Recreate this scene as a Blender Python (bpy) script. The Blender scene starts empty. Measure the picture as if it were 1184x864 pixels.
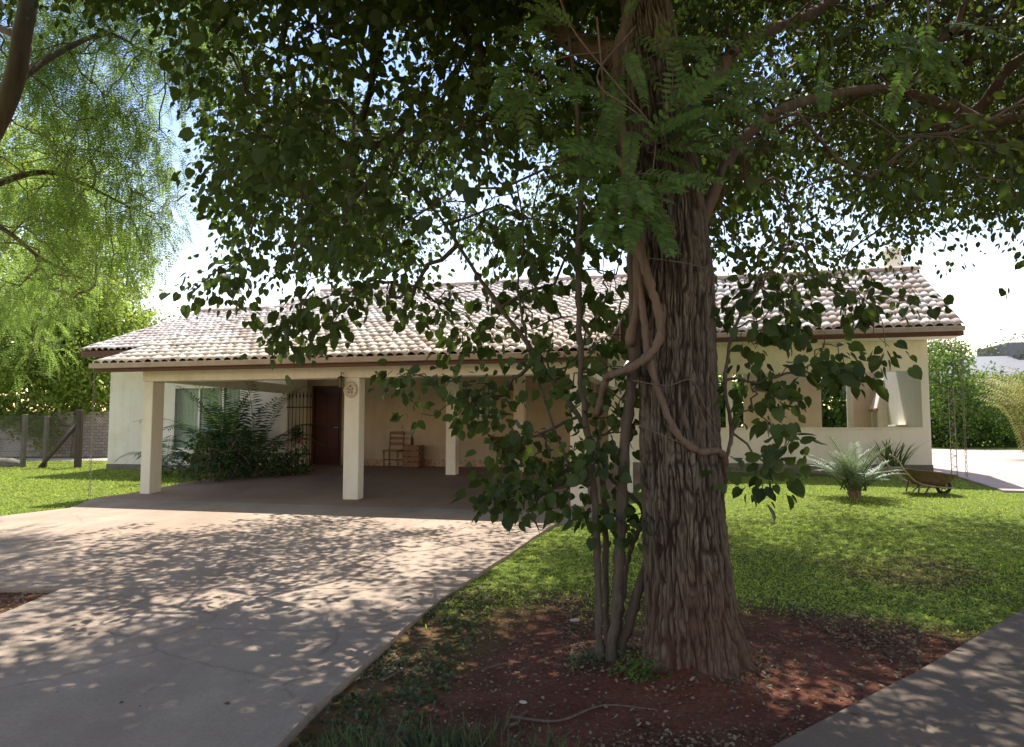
import bpy, bmesh, math, random
import numpy as np
from mathutils import Vector, Matrix
R = math.radians
random.seed(7); rng = np.random.default_rng(7)
SC = bpy.context.scene
COL = SC.collection

# ------------------------------------------------------------------ camera, sky, sun, exposure
F, CX, CY, HOR, CZ = 880.0, 592.0, 432.0, 500.0, 1.42
PITCH = math.atan((HOR - CY) / F)
cam_d = bpy.data.cameras.new('camera'); cam = bpy.data.objects.new('camera', cam_d); COL.objects.link(cam)
cam_d.sensor_width = 36; cam_d.lens = F / 1184 * 36; cam_d.clip_end = 3000; cam_d.clip_start = 0.05
cam.location = (0, 0, CZ); cam.rotation_euler = (math.pi / 2 + PITCH, 0, 0)
SC.camera = cam
SUN_EL, SUN_AZ = R(60), R(5)          # azimuth from +Y (straight ahead) towards +X
world = bpy.data.worlds.new('World'); SC.world = world; world.use_nodes = True
wn = world.node_tree.nodes; wl = world.node_tree.links
bg = wn.get('Background') or wn.new('ShaderNodeBackground')
out = wn.get('World Output') or wn.new('ShaderNodeOutputWorld')
sky = wn.new('ShaderNodeTexSky'); sky.sky_type = 'NISHITA'; sky.sun_disc = False
sky.sun_elevation = SUN_EL; sky.sun_rotation = SUN_AZ; sky.dust_density = 0.6; sky.air_density = 1.0
wb_ = wn.new('ShaderNodeMix'); wb_.data_type = 'RGBA'; wb_.blend_type = 'MULTIPLY'; wb_.inputs[0].default_value = 1; wb_.inputs[7].default_value = (1.48, 1.0, .69, 1)
wl.new(sky.outputs[0], wb_.inputs[6]); 
# clear air: white haze at the horizon, bluer higher up, pale glow round the high sun
tc_ = wn.new('ShaderNodeTexCoord'); sx_ = wn.new('ShaderNodeSeparateXYZ'); wl.new(tc_.outputs['Generated'], sx_.inputs[0])
rp_ = wn.new('ShaderNodeValToRGB'); wl.new(sx_.outputs['Z'], rp_.inputs[0])
for k_ in range(2): rp_.color_ramp.elements.new(.5)
for e_, (p_, c_) in zip(rp_.color_ramp.elements, ((.06, (1, 1, 1)), (.22, (.56, .73, .96)), (.44, (.33, .51, .88)), (.85, (.8, .9, 1)))): e_.position = p_; e_.color = (*c_, 1)
cl_ = wn.new('ShaderNodeMix'); cl_.data_type = 'RGBA'; cl_.blend_type = 'MULTIPLY'; cl_.inputs[0].default_value = 1
wl.new(wb_.outputs[2], cl_.inputs[6]); wl.new(rp_.outputs[0], cl_.inputs[7]); wl.new(cl_.outputs[2], bg.inputs[0]); wl.new(bg.outputs[0], out.inputs[0]); bg.inputs[1].default_value = 0.145
sd = bpy.data.lights.new('sun', 'SUN'); sun = bpy.data.objects.new('sun', sd); COL.objects.link(sun)
sd.energy = 3.3; sd.angle = R(0.53); sd.color = (1.0, 0.95, 0.87)
sdir = Vector((math.sin(SUN_AZ) * math.cos(SUN_EL), math.cos(SUN_AZ) * math.cos(SUN_EL), math.sin(SUN_EL)))
sun.rotation_euler = sdir.to_track_quat('Z', 'Y').to_euler()
SC.view_settings.view_transform = 'Standard'; SC.view_settings.look = 'None'
SC.view_settings.gamma = 1; SC.view_settings.exposure = 1.58; SC.view_settings.use_curve_mapping = False
SC.cycles.max_bounces = 8; SC.cycles.transparent_max_bounces = 8

# ------------------------------------------------------------------ helpers
def ray(px, py):
    y = (CY - py) / F
    return np.array([(px - CX) / F, math.cos(PITCH) - y * math.sin(PITCH), math.sin(PITCH) + y * math.cos(PITCH)])
def at(px, py, D):
    r = ray(px, py); return np.array([0, 0, CZ]) + r * D / r[1]
def proj(P):
    d = np.asarray(P, float) - np.array([0, 0, CZ])
    f = d[..., 1] * math.cos(PITCH) + d[..., 2] * math.sin(PITCH)
    up = -d[..., 1] * math.sin(PITCH) + d[..., 2] * math.cos(PITCH)
    f = np.where(f < 0.05, 0.05, f)
    return CX + F * d[..., 0] / f, CY - F * up / f
TH = R(14)
U = np.array([math.cos(TH), -math.sin(TH)]); V = np.array([math.sin(TH), math.cos(TH)])
HO = np.array([-3.088, 14.0])
def hw(u, v): return HO + U * u + V * v          # house plan -> world
def sstep(a, b, x):
    t = np.clip((x - a) / (b - a), 0, 1); return t * t * (3 - 2 * t)
def G(x, y):                                       # terrain height
    x = np.asarray(x, float); y = np.asarray(y, float)
    s = np.clip(y - 4.5, 0, None)
    left = 0.018 * np.minimum(s, 10) + 0.036 * np.clip(s - 10, 0, 7.5) + 0.006 * np.clip(s - 17.5, 0, 60)
    right = 0.047 * np.minimum(s, 11) + 0.016 * np.clip(s - 11, 0, 25)
    w = sstep(0.0, 5.0, x)
    return left * (1 - w) + right * w
def GD(x, y):                                      # driveway and carport floor height
    v = (np.asarray(x) - HO[0]) * V[0] + (np.asarray(y) - HO[1]) * V[1]
    return 0.03 + 0.018 * np.clip(np.asarray(y) - 4.5, 0, 12) + 0.049 * np.clip(v, 0, 7)
def hit(px, py, fn=G):
    r = ray(px, py); lo = 1.0
    for k in range(4000):
        D = 1.5 + k * 0.02; P = np.array([0, 0, CZ]) + r * D / r[1]
        if P[2] <= fn(P[0], P[1]): return P
    return P

def hash2(ix, iy, seed):
    h = (ix.astype(np.int64) * 374761393 + iy.astype(np.int64) * 668265263 + seed * 1442695041) & 0xffffffff
    h = ((h ^ (h >> 13)) * 1274126177) & 0xffffffff
    return ((h ^ (h >> 16)) & 0xffff) / 65535.0
def vnoise(x, y, seed=0, wrap=None):
    x = np.asarray(x, float); y = np.asarray(y, float)
    ix = np.floor(x); iy = np.floor(y); fx = x - ix; fy = y - iy
    fx = fx * fx * (3 - 2 * fx); fy = fy * fy * (3 - 2 * fy)
    m = (lambda a: np.mod(a, wrap)) if wrap else (lambda a: a)
    a = hash2(m(ix), iy, seed); b = hash2(m(ix + 1), iy, seed); c = hash2(m(ix), iy + 1, seed); d = hash2(m(ix + 1), iy + 1, seed)
    return (a * (1 - fx) + b * fx) * (1 - fy) + (c * (1 - fx) + d * fx) * fy

def link(o, parent=None):
    COL.objects.link(o)
    if parent is not None: o.parent = parent
    return o
def tag(o, label=None, cat=None, group=None, kind=None):
    if label: o['label'] = label
    if cat: o['category'] = cat
    if group: o['group'] = group
    if kind: o['kind'] = kind
    return o
def thing(name, label, cat, loc=(0, 0, 0), rz=0.0, group=None):
    o = bpy.data.objects.new(name, None); o.empty_display_size = 0.1; link(o)
    o.location = loc; o.rotation_euler = (0, 0, rz)
    return tag(o, label, cat, group)

def leafy_mesh(name, v, f, m, mb, m2, parent, loc=(0, 0, 0)):
    # leaflets (quads) and their stalks (quads from tubes without caps) in one mesh with two materials
    v2 = np.array(mb.v, float).reshape(-1, 3) - np.asarray(loc, float); f2 = np.array(mb.f, int) + len(v)
    o = raw_mesh(name, np.concatenate([v, v2]), np.concatenate([f, f2]), m, parent); o.data.materials.append(m2)
    mi = np.zeros(len(o.data.polygons), np.int32); mi[len(f):] = 1; o.data.polygons.foreach_set('material_index', mi); return o
class MB:
    """collects simple shapes into one mesh"""
    def __init__(s): s.v = []; s.f = []; s.sm = []
    def add(s, vs, fs, smooth=False):
        n = len(s.v); s.v.extend([tuple(map(float, q)) for q in vs])
        for f in fs: s.f.append([i + n for i in f]); s.sm.append(smooth)
    def box(s, x0, x1, y0, y1, z0, z1):
        vs = [(x, y, z) for z in (z0, z1) for y in (y0, y1) for x in (x0, x1)]
        s.add(vs, [(0, 2, 3, 1), (4, 5, 7, 6), (0, 1, 5, 4), (2, 6, 7, 3), (0, 4, 6, 2), (1, 3, 7, 5)])
        return s
    def tube(s, pts, rad, n=6, cap=True):
        pts = [np.asarray(p, float) for p in pts]; k = len(pts)
        if np.isscalar(rad): rad = [rad] * k
        prev = None; rings = []
        for i, p in enumerate(pts):
            t = pts[min(i + 1, k - 1)] - pts[max(i - 1, 0)]; t = t / (np.linalg.norm(t) + 1e-9)
            if prev is None:
                a = np.array([0, 0, 1.0]) if abs(t[2]) < 0.9 else np.array([1.0, 0, 0])
                e = np.cross(t, a)
            else: e = prev - t * np.dot(prev, t)
            e = e / (np.linalg.norm(e) + 1e-9); prev = e; b = np.cross(t, e)
            rings.append([p + (e * math.cos(2 * math.pi * j / n) + b * math.sin(2 * math.pi * j / n)) * rad[i] for j in range(n)])
        vs = [q for r in rings for q in r]
        fs = [(i * n + j, i * n + (j + 1) % n, (i + 1) * n + (j + 1) % n, (i + 1) * n + j) for i in range(k - 1) for j in range(n)]
        s.add(vs, fs, True)
        if cap:
            s.f.append([len(s.v) - n + j for j in range(n)]); s.sm.append(False)
            b0 = len(s.v) - n * k
            s.f.append([b0 + n - 1 - j for j in range(n)]); s.sm.append(False)
        return s
    def lathe(s, prof, c=(0, 0, 0), n=16):
        vs = []; fs = []
        for r, z in prof:
            for j in range(n):
                a = 2 * math.pi * j / n; vs.append((c[0] + r * math.cos(a), c[1] + r * math.sin(a), c[2] + z))
        for i in range(len(prof) - 1):
            for j in range(n): fs.append((i * n + j, i * n + (j + 1) % n, (i + 1) * n + (j + 1) % n, (i + 1) * n + j))
        s.add(vs, fs, True)
        s.f.append([len(s.v) - n + j for j in range(n)]); s.sm.append(False)
        return s
    def build(s, name, m, parent=None, bevel=0.0):
        me = bpy.data.meshes.new(name); me.from_pydata(s.v, [], s.f); me.validate()
        if len(me.polygons) == len(s.sm): me.polygons.foreach_set('use_smooth', s.sm)
        bm = bmesh.new(); bm.from_mesh(me); bmesh.ops.recalc_face_normals(bm, faces=bm.faces)
        if bevel > 0:
            bmesh.ops.bevel(bm, geom=list(bm.edges), offset=bevel, segments=1, affect='EDGES', clamp_overlap=True)
        bm.to_mesh(me); bm.free()
        me.materials.append(m); o = bpy.data.objects.new(name, me); return link(o, parent)

def raw_mesh(name, verts, faces, m, parent=None, smooth=False):
    """verts (N,3), faces (M,k) numpy -> mesh object, fast"""
    verts = np.asarray(verts, np.float32); faces = np.asarray(faces, np.int32); M, k = faces.shape
    me = bpy.data.meshes.new(name); me.vertices.add(len(verts)); me.vertices.foreach_set('co', verts.ravel())
    me.loops.add(M * k); me.loops.foreach_set('vertex_index', faces.ravel())
    me.polygons.add(M); me.polygons.foreach_set('loop_start', np.arange(0, M * k, k, dtype=np.int32))
    me.update(calc_edges=True); me.validate()
    if smooth: me.polygons.foreach_set('use_smooth', np.ones(M, bool))
    me.materials.append(m)
    return link(bpy.data.objects.new(name, me), parent)
def norm(a): return a / (np.linalg.norm(a, axis=-1, keepdims=True) + 1e-9)
def leaf_arrays(C, A, N, S, tmpl_v, tmpl_f):
    """instances of a leaf template: x = along axis A, y = across, z = normal N, scaled by S (n or n,2)"""
    C = np.asarray(C); A = norm(np.asarray(A)); N = np.asarray(N); N = norm(N - A * np.sum(N * A, -1, keepdims=True)); B = np.cross(N, A)
    S = np.asarray(S, float)
    if S.ndim == 1: S = np.stack([S, S], 1)
    t = np.asarray(tmpl_v, float); n = len(C); k = len(t)
    P = C[:, None, :] + A[:, None, :] * (t[None, :, 0:1] * S[:, None, 0:1]) + B[:, None, :] * (t[None, :, 1:2] * S[:, None, 1:2]) + N[:, None, :] * (t[None, :, 2:3] * S[:, None, 1:2])
    f = np.asarray(tmpl_f)[None] + (np.arange(n) * k)[:, None, None]
    return P.reshape(-1, 3), f.reshape(-1, f.shape[-1])
# leaf templates (quads)
_h = [(-.09, .2, .05), (.06, .42, .11), (.38, .5, .14), (.72, .36, .09), (.95, .13, .0)]
ROUND_V = [(0, 0, 0)] + _h + [(1.1, 0, -.07), (.62, 0, .0)] + [(x, -y, z) for x, y, z in _h]
ROUND_F = [(0, 3, 2, 1), (0, 7, 4, 3), (7, 6, 5, 4), (0, 8, 9, 10), (0, 10, 11, 7), (7, 11, 12, 6)]
OVAL_V = [(0, 0, 0), (.3, .5, .06), (.7, .42, .04), (1, 0, -.06), (.7, -.42, .04), (.3, -.5, .06)]
OVAL_F = [(0, 3, 2, 1), (0, 5, 4, 3)]
QUAD_V = [(0, 0, 0), (.45, .5, .05), (1, 0, 0), (.45, -.5, .05)]
QUAD_F = [(0, 3, 2, 1)]

# ------------------------------------------------------------------ materials
def nodes_of(name):
    m = bpy.data.materials.new(name); m.use_nodes = True; t = m.node_tree
    b = next(n for n in t.nodes if n.type == 'BSDF_PRINCIPLED'); o = next(n for n in t.nodes if n.type == 'OUTPUT_MATERIAL')
    return m, t, b, o
def ramp(t, fac, stops):
    r = t.nodes.new('ShaderNodeValToRGB'); cr = r.color_ramp
    while len(cr.elements) < len(stops): cr.elements.new(0.5)
    for e, (p, c) in zip(cr.elements, stops): e.position = p; e.color = (*c, 1)
    t.links.new(fac, r.inputs[0]); return r.outputs[0]
def noise(t, scale, detail=4, rough=.6, vec=None, mapping=None):
    n = t.nodes.new('ShaderNodeTexNoise'); n.inputs['Scale'].default_value = scale; n.inputs['Detail'].default_value = detail
    n.inputs['Roughness'].default_value = rough
    if vec is None:
        c = t.nodes.new('ShaderNodeTexCoord'); vec = c.outputs['Object']
    if mapping:
        mp = t.nodes.new('ShaderNodeMapping'); mp.inputs['Scale'].default_value = mapping; t.links.new(vec, mp.inputs[0]); vec = mp.outputs[0]
    t.links.new(vec, n.inputs['Vector']); return n.outputs[0]
def mixc(t, fac, a, b, mode='MIX'):
    n = t.nodes.new('ShaderNodeMix'); n.data_type = 'RGBA'; n.blend_type = mode
    for s, x in ((0, fac), (6, a), (7, b)):
        if hasattr(x, 'is_linked'): t.links.new(x, n.inputs[s])
        elif s == 0: n.inputs[0].default_value = x
        else: n.inputs[s].default_value = (*x, 1)
    return n.outputs[2]
def bump(t, b, h, strength=.3, dist=.01):
    n = t.nodes.new('ShaderNodeBump'); n.inputs['Strength'].default_value = strength; n.inputs['Distance'].default_value = dist
    t.links.new(h, n.inputs['Height']); t.links.new(n.outputs[0], b.inputs['Normal'])
def simple(name, c1, c2=None, scale=6, rough=.8, metal=0, bmp=.15, bdist=.004, mapping=None, spec=.3):
    m, t, b, o = nodes_of(name); c2 = c2 or tuple(x * .8 for x in c1)
    n = noise(t, scale, 6, .65, mapping=mapping)
    t.links.new(ramp(t, n, [(.3, c2), (.68, c1)]), b.inputs['Base Color'])
    b.inputs['Roughness'].default_value = rough; b.inputs['Metallic'].default_value = metal; b.inputs['Specular IOR Level'].default_value = spec
    if bmp: bump(t, b, noise(t, scale * 7, 4, .6, mapping=mapping), bmp, bdist)
    return m
def leafmat(name, dark, light, trans, tw=.35, rough=.5, spec=.22, dry=None):
    m, t, b, o = nodes_of(name)
    g = t.nodes.new('ShaderNodeNewGeometry')
    c = ramp(t, g.outputs['Random Per Island'], [(0, dark), (.75, light), (1, tuple(min(1, x * 1.25) for x in light))])
    if dry: c = mixc(t, ramp(t, noise(t, .9, 6, .7), [(.46, (0, 0, 0)), (.68, (.8, .8, .8))]), c, dry)
    t.links.new(c, b.inputs['Base Color']); b.inputs['Roughness'].default_value = rough; b.inputs['Specular IOR Level'].default_value = spec
    tr = t.nodes.new('ShaderNodeBsdfTranslucent')
    c2 = ramp(t, g.outputs['Random Per Island'], [(0, tuple(x * .7 for x in trans)), (1, trans)])
    t.links.new(c2, tr.inputs[0])
    mx = t.nodes.new('ShaderNodeMixShader'); mx.inputs[0].default_value = tw
    t.links.new(b.outputs[0], mx.inputs[1]); t.links.new(tr.outputs[0], mx.inputs[2]); t.links.new(mx.outputs[0], o.inputs[0])
    return m
M = {}
def plaster(name, c1, c2):
    m, t, b, o = nodes_of(name)
    c = ramp(t, noise(t, 1.3, 6, .65), [(.3, c2), (.68, c1)])
    st = ramp(t, noise(t, 2.2, 6, .7, mapping=(3, 3, .22)), [(.36, (.74, .71, .65)), (.55, (1, 1, 1))]); c = mixc(t, .22, c, st, 'MULTIPLY')
    sp = ramp(t, noise(t, .7, 7, .75), [(.34, (.70, .64, .55)), (.5, (1, 1, 1))]); c = mixc(t, .45, c, sp, 'MULTIPLY')
    t.links.new(c, b.inputs['Base Color']); b.inputs['Roughness'].default_value = .88; b.inputs['Specular IOR Level'].default_value = .2
    bump(t, b, noise(t, 26, 5, .7), .18, .004); return m
M['plaster'] = plaster('cream_plaster', (.83, .79, .70), (.78, .735, .645))
M['plaster_white'] = plaster('white_plaster', (.82, .78, .70), (.77, .73, .65))
M['plaster_pink'] = plaster('pink_plaster', (.80, .65, .55), (.74, .60, .50))
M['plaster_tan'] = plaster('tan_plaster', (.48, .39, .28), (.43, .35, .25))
M['plinth'] = simple('grey_plinth', (.22, .20, .17), (.13, .12, .10), 2.5, .9)
M['gutter'] = simple('gutter_paint', (.50, .40, .35), (.38, .28, .24), 3, .6)
M['fascia'] = simple('red_brown_board', (.16, .07, .05), (.10, .045, .035), 4, .6, mapping=(.3, 3, 3))
M['wood_dark'] = simple('dark_door_wood', (.10, .035, .025), (.055, .02, .016), 5, .45, mapping=(6, 6, .6))
M['wood'] = simple('brown_wood', (.24, .12, .06), (.14, .07, .04), 5, .6, mapping=(4, 4, .7))
M['wood_grey'] = simple('weathered_wood', (.11, .085, .065), (.06, .05, .04), 8, .9, mapping=(4, 4, .5))
M['concrete_post'] = simple('concrete_post', (.17, .15, .125), (.11, .1, .085), 6, .9)
M['iron'] = simple('dark_iron', (.03, .028, .026), (.05, .035, .03), 12, .6)
M['rust'] = simple('rusty_steel', (.17, .115, .085), (.10, .062, .045), 14, .85, bmp=.3)
M['rust_light'] = simple('worn_handle_steel', (.42, .36, .30), (.22, .14, .09), 10, .6)
M['rubber'] = simple('black_rubber', (.025, .025, .025), (.04, .035, .03), 10, .9)
M['whitepaint'] = simple('white_paint', (.78, .77, .74), (.72, .70, .67), 3, .5)
M['alu'] = simple('aluminium_frame', (.55, .56, .54), (.48, .49, .47), 3, .4, metal=.3)
M['curtain'] = simple('pale_curtain', (.62, .66, .50), (.52, .57, .42), 3, .9, mapping=(8, 8, .3))
M['brick'] = simple('whitewashed_brick', (.80, .73, .68), (.68, .60, .55), 5, .9, bmp=.3)
M['soot_black'] = simple('soot_black', (.04, .035, .03), (.07, .06, .05), 6, .95)
M['terracotta'] = simple('terracotta', (.42, .2, .12), (.3, .14, .09), 6, .8)
M['maroon'] = simple('maroon_cloth', (.16, .035, .03), (.11, .025, .022), 9, .9)
M['slate'] = simple('grey_sheet_roof', (.20, .205, .22), (.15, .155, .17), 2, .5, mapping=(1, 8, 1))
M['ceramic'] = simple('glazed_ceramic', (.62, .55, .42), (.45, .38, .28), 20, .35)
M['ceramic_blue'] = simple('painted_ceramic', (.30, .14, .12), (.2, .2, .14), 30, .4)
M['stone_dark'] = simple('dirty_stone', (.3, .27, .23), (.2, .18, .15), 6, .9)

def glassm(name, col, rough):
    m, t, b, o = nodes_of(name); b.inputs['Base Color'].default_value = (*col, 1); b.inputs['Roughness'].default_value = rough
    b.inputs['Transmission Weight'].default_value = .9; b.inputs['IOR'].default_value = 1.1; return m
M['glass'] = glassm('window_glass', (.8, .9, .85), .02)
M['lamp_glass'] = glassm('lantern_glass', (.8, .7, .45), .15)

def concrete(name, c1, c2, stain, grit=True):
    m, t, b, o = nodes_of(name)
    a = ramp(t, noise(t, .9, 6, .65), [(.3, c2), (.7, c1)])
    s = ramp(t, noise(t, .35, 5, .7), [(.46, (0, 0, 0)), (.72, (1, 1, 1))])
    sv = t.nodes.new('ShaderNodeMath'); sv.operation = 'MULTIPLY'; sv.inputs[1].default_value = .55; t.links.new(s, sv.inputs[0])
    c = mixc(t, sv.outputs[0], a, stain)
    sp = ramp(t, noise(t, 55, 3, .7), [(.35, (.72, .72, .72)), (.6, (1, 1, 1))])
    c = mixc(t, .6, c, sp, 'MULTIPLY')
    # hairline cracks, tyre darkening and spots
    co = t.nodes.new('ShaderNodeTexCoord'); wn_ = t.nodes.new('ShaderNodeTexNoise'); wn_.inputs['Scale'].default_value = 1.6; wn_.inputs['Detail'].default_value = 6; t.links.new(co.outputs['Object'], wn_.inputs['Vector'])
    wm = t.nodes.new('ShaderNodeMix'); wm.data_type = 'VECTOR'; wm.inputs[0].default_value = .32; t.links.new(co.outputs['Object'], wm.inputs[4]); t.links.new(wn_.outputs['Color'], wm.inputs[5])
    vo = t.nodes.new('ShaderNodeTexVoronoi'); vo.feature = 'DISTANCE_TO_EDGE'; vo.inputs['Scale'].default_value = .42; t.links.new(wm.outputs[1], vo.inputs['Vector'])
    ck = ramp(t, vo.outputs['Distance'], [(.0, (.38, .35, .32)), (.006, (1, 1, 1))]); c = mixc(t, .38, c, ck, 'MULTIPLY')
    ty = ramp(t, noise(t, .8, 5, .65, mapping=(1.6, .35, 1)), [(.40, (.80, .79, .78)), (.60, (1, 1, 1))]); c = mixc(t, .8, c, ty, 'MULTIPLY')
    so_ = ramp(t, noise(t, 5, 4, .6), [(.22, (.6, .58, .55)), (.30, (1, 1, 1))]); c = mixc(t, .8, c, so_, 'MULTIPLY')
    t.links.new(c, b.inputs['Base Color']); b.inputs['Roughness'].default_value = .9; b.inputs['Specular IOR Level'].default_value = .2
    bump(t, b, noise(t, 60, 6, .7), .35, .004)
    return m
M['concrete'] = concrete('driveway_concrete', (.46, .36, .275), (.35, .275, .21), (.33, .22, .155))
M['floor'] = concrete('carport_cement', (.42, .29, .21), (.34, .23, .165), (.27, .175, .125))
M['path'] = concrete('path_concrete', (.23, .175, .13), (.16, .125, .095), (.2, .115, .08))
M['patio'] = concrete('patio_concrete', (.52, .44, .40), (.42, .35, .31), (.4, .29, .24))

# ground: soil and turf by a painted mask of where grass grows
def soil_mask(x, y):
    """1 = bare red soil, 0 = grass"""
    x = np.asarray(x, float); y = np.asarray(y, float)
    n = vnoise(x * .9, y * .9, 3) * .6 + vnoise(x * 2.6, y * 2.6, 4) * .3 + vnoise(x * 7, y * 7, 5) * .2
    edge = 5.9 + .25 * np.sin(x * 1.3) - .12 * np.clip(x - 1.5, 0, 3) + .25 * np.clip(.8 - x, 0, 1.5)          # soil ends about here going back
    m = sstep(.75, -.55, y - edge + (n - .55) * 1.7)
    m = m * sstep(9.5, 6.5, x) * sstep(-4, -2, x)
    m = np.maximum(m, sstep(-3.75, -3.9, x) * sstep(4.7, 5.0, y) * sstep(7.2, 6.8, y))
    # patches of turf in the soil along the kerb in front
    k = sstep(.40, .1, x - (-.95 + .36 * (y - 3.5))) * sstep(7, 5.2, y)
    m = m * (1 - .3 * k)
    b = sstep(.62, .75, vnoise(x * .55 + 9, y * .55, 8)) * sstep(5, 6.5, y) * sstep(11, 8, y) * sstep(.5, 2, x)
    return np.clip(np.maximum(m, b * .45), 0, 1)
def ground_mat():
    m, t, b, o = nodes_of('soil_and_turf')
    at_ = t.nodes.new('ShaderNodeAttribute'); at_.attribute_name = 'soil'
    soil = ramp(t, noise(t, 2.2, 8, .7), [(.28, (.11, .045, .028)), (.5, (.19, .072, .043)), (.75, (.27, .12, .075))])
    grit = ramp(t, noise(t, 38, 5, .75), [(.36, (.5, .48, .45)), (.62, (1, 1, 1))])
    soil = mixc(t, .8, soil, grit, 'MULTIPLY')
    litter = ramp(t, noise(t, 16, 6, .8), [(.56, (0, 0, 0)), (.64, (1, 1, 1))])
    lv = t.nodes.new('ShaderNodeMath'); lv.operation = 'MULTIPLY'; lv.inputs[1].default_value = .45; t.links.new(litter, lv.inputs[0])
    soil = mixc(t, lv.outputs[0], soil, (.15, .125, .095))
    turf = ramp(t, noise(t, 9, 8, .75), [(.3, (.06, .085, .018)), (.55, (.12, .165, .035)), (.78, (.19, .20, .07))])
    c = mixc(t, at_.outputs['Fac'], turf, soil)
    t.links.new(c, b.inputs['Base Color']); b.inputs['Roughness'].default_value = .95; b.inputs['Specular IOR Level'].default_value = .1
    bump(t, b, noise(t, 22, 8, .75), .8, .03)
    return m
M['ground'] = ground_mat()

def bark(name, ridge, furrow, red, sc=1.0):
    m, t, b, o = nodes_of(name)
    n1 = noise(t, 14 * sc, 8, .7, mapping=(1, 1, .14)); n2 = noise(t, 3.0 * sc, 5, .6)
    at_ = t.nodes.new('ShaderNodeAttribute'); at_.attribute_name = 'cav'
    c = ramp(t, n1, [(.3, furrow), (.62, ridge)])
    c = mixc(t, ramp(t, n2, [(.42, (0, 0, 0)), (.7, (.6, .6, .6))]), c, red)
    t.links.new(c, b.inputs['Base Color']); b.inputs['Roughness'].default_value = .95; b.inputs['Specular IOR Level'].default_value = .15
    bump(t, b, n1, .7, .012)
    return m
def trunk_bark():
    m, t, b, o = nodes_of('deeply_furrowed_bark')
    a1 = t.nodes.new('ShaderNodeAttribute'); a1.attribute_name = 'cav'; a2 = t.nodes.new('ShaderNodeAttribute'); a2.attribute_name = 'low'
    n1 = noise(t, 26, 8, .75, mapping=(1, 1, .22))
    ridge = ramp(t, n1, [(.3, (.085, .068, .048)), (.55, (.16, .135, .098)), (.75, (.27, .24, .185))])
    c = mixc(t, a1.outputs['Fac'], (.035, .025, .018), ridge)
    lo = t.nodes.new('ShaderNodeMath'); lo.operation = 'MULTIPLY'; lo.inputs[1].default_value = .5; t.links.new(a2.outputs['Fac'], lo.inputs[0])
    c = mixc(t, lo.outputs[0], c, (.13, .062, .042))
    t.links.new(c, b.inputs['Base Color']); b.inputs['Roughness'].default_value = .95; b.inputs['Specular IOR Level'].default_value = .1
    bump(t, b, n1, .9, .015); return m
M['bark_trunk'] = trunk_bark()
M['bark'] = bark('furrowed_bark', (.165, .125, .095), (.06, .043, .033), (.15, .09, .062))
M['bark_young'] = bark('smooth_brown_bark', (.125, .105, .078), (.05, .038, .028), (.10, .07, .05), 2.4)
M['bark_vine'] = bark('vine_bark', (.19, .14, .105), (.10, .07, .05), (.16, .10, .07), 2.2)
M['bark_pale'] = bark('pale_bark', (.2, .16, .11), (.1, .075, .05), (.15, .11, .07), .8)
M['leaf_round'] = leafmat('round_leaf', (.020, .034, .010), (.05, .078, .022), (.14, .22, .03), .30)
M['leaf_big'] = leafmat('canopy_leaf', (.020, .030, .008), (.050, .068, .016), (.16, .22, .03), .32)
M['leaf_frond'] = leafmat('pinnate_leaf', (.05, .095, .025), (.09, .16, .035), (.16, .30, .04), .36)
M['leaf_feather'] = leafmat('feathery_leaf', (.075, .125, .03), (.15, .23, .055), (.38, .55, .11), .54)
M['leaf_bright'] = leafmat('bright_tree_leaf', (.10, .15, .025), (.20, .27, .05), (.48, .6, .09), .5)
M['leaf_far'] = leafmat('far_tree_leaf', (.05, .085, .025), (.11, .155, .05), (.2, .28, .07), .35)
M['leaf_hedge'] = leafmat('hedge_leaf', (.04, .08, .018), (.10, .17, .035), (.22, .34, .05), .4)
M['leaf_palm'] = leafmat('palm_leaflet', (.025, .052, .02), (.045, .085, .03), (.10, .18, .04), .3)
M['leaf_lime'] = leafmat('lime_leaflet', (.16, .24, .03), (.26, .34, .05), (.4, .5, .06), .4)
M['leaf_silver'] = leafmat('silver_palm_leaflet', (.15, .19, .13), (.26, .31, .22), (.25, .32, .15), .25, .6)
M['leaf_strap'] = leafmat('strap_leaf', (.04, .08, .02), (.09, .14, .04), (.2, .3, .06), .3)
M['leaf_bamboo'] = leafmat('bamboo_leaf', (.17, .18, .05), (.32, .32, .11), (.42, .42, .12), .4)
M['grass'] = leafmat('grass_blade', (.16, .225, .034), (.31, .39, .08), (.52, .64, .10), .4, .6, .2, (.30, .28, .10))
M['grass_dark'] = leafmat('ground_ivy', (.045, .065, .03), (.09, .115, .05), (.14, .2, .06), .3, .5)
M['litter'] = leafmat('dead_leaf', (.075, .055, .032), (.25, .195, .125), (.2, .15, .07), .15, .8)
M['stone'] = simple('pale_pebble', (.5, .46, .42), (.36, .32, .29), 20, .9)

# ------------------------------------------------------------------ setting: ground, driveway, path, patio
def axis(segs):
    a = []
    for lo, hi, st in segs: a += list(np.arange(lo, hi - 1e-6, st))
    return np.array(a + [segs[-1][1]])
gx = axis([(-900, -100, 100), (-100, -20, 8), (-20, -5, .6), (-5, 9, .14), (9, 24, .6), (24, 100, 8), (100, 900, 100)])
gy = axis([(-60, -4, 4), (-4, 2, .5), (2, 9, .12), (9, 24, .4), (24, 60, 3), (60, 160, 10), (160, 1200, 130)])
X, Y = np.meshgrid(gx, gy)
Zg = G(X, Y) + (vnoise(X * 1.1, Y * 1.1, 1) - .5) * .035 * sstep(2.5, 4, Y) * sstep(16, 10, Y)
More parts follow.
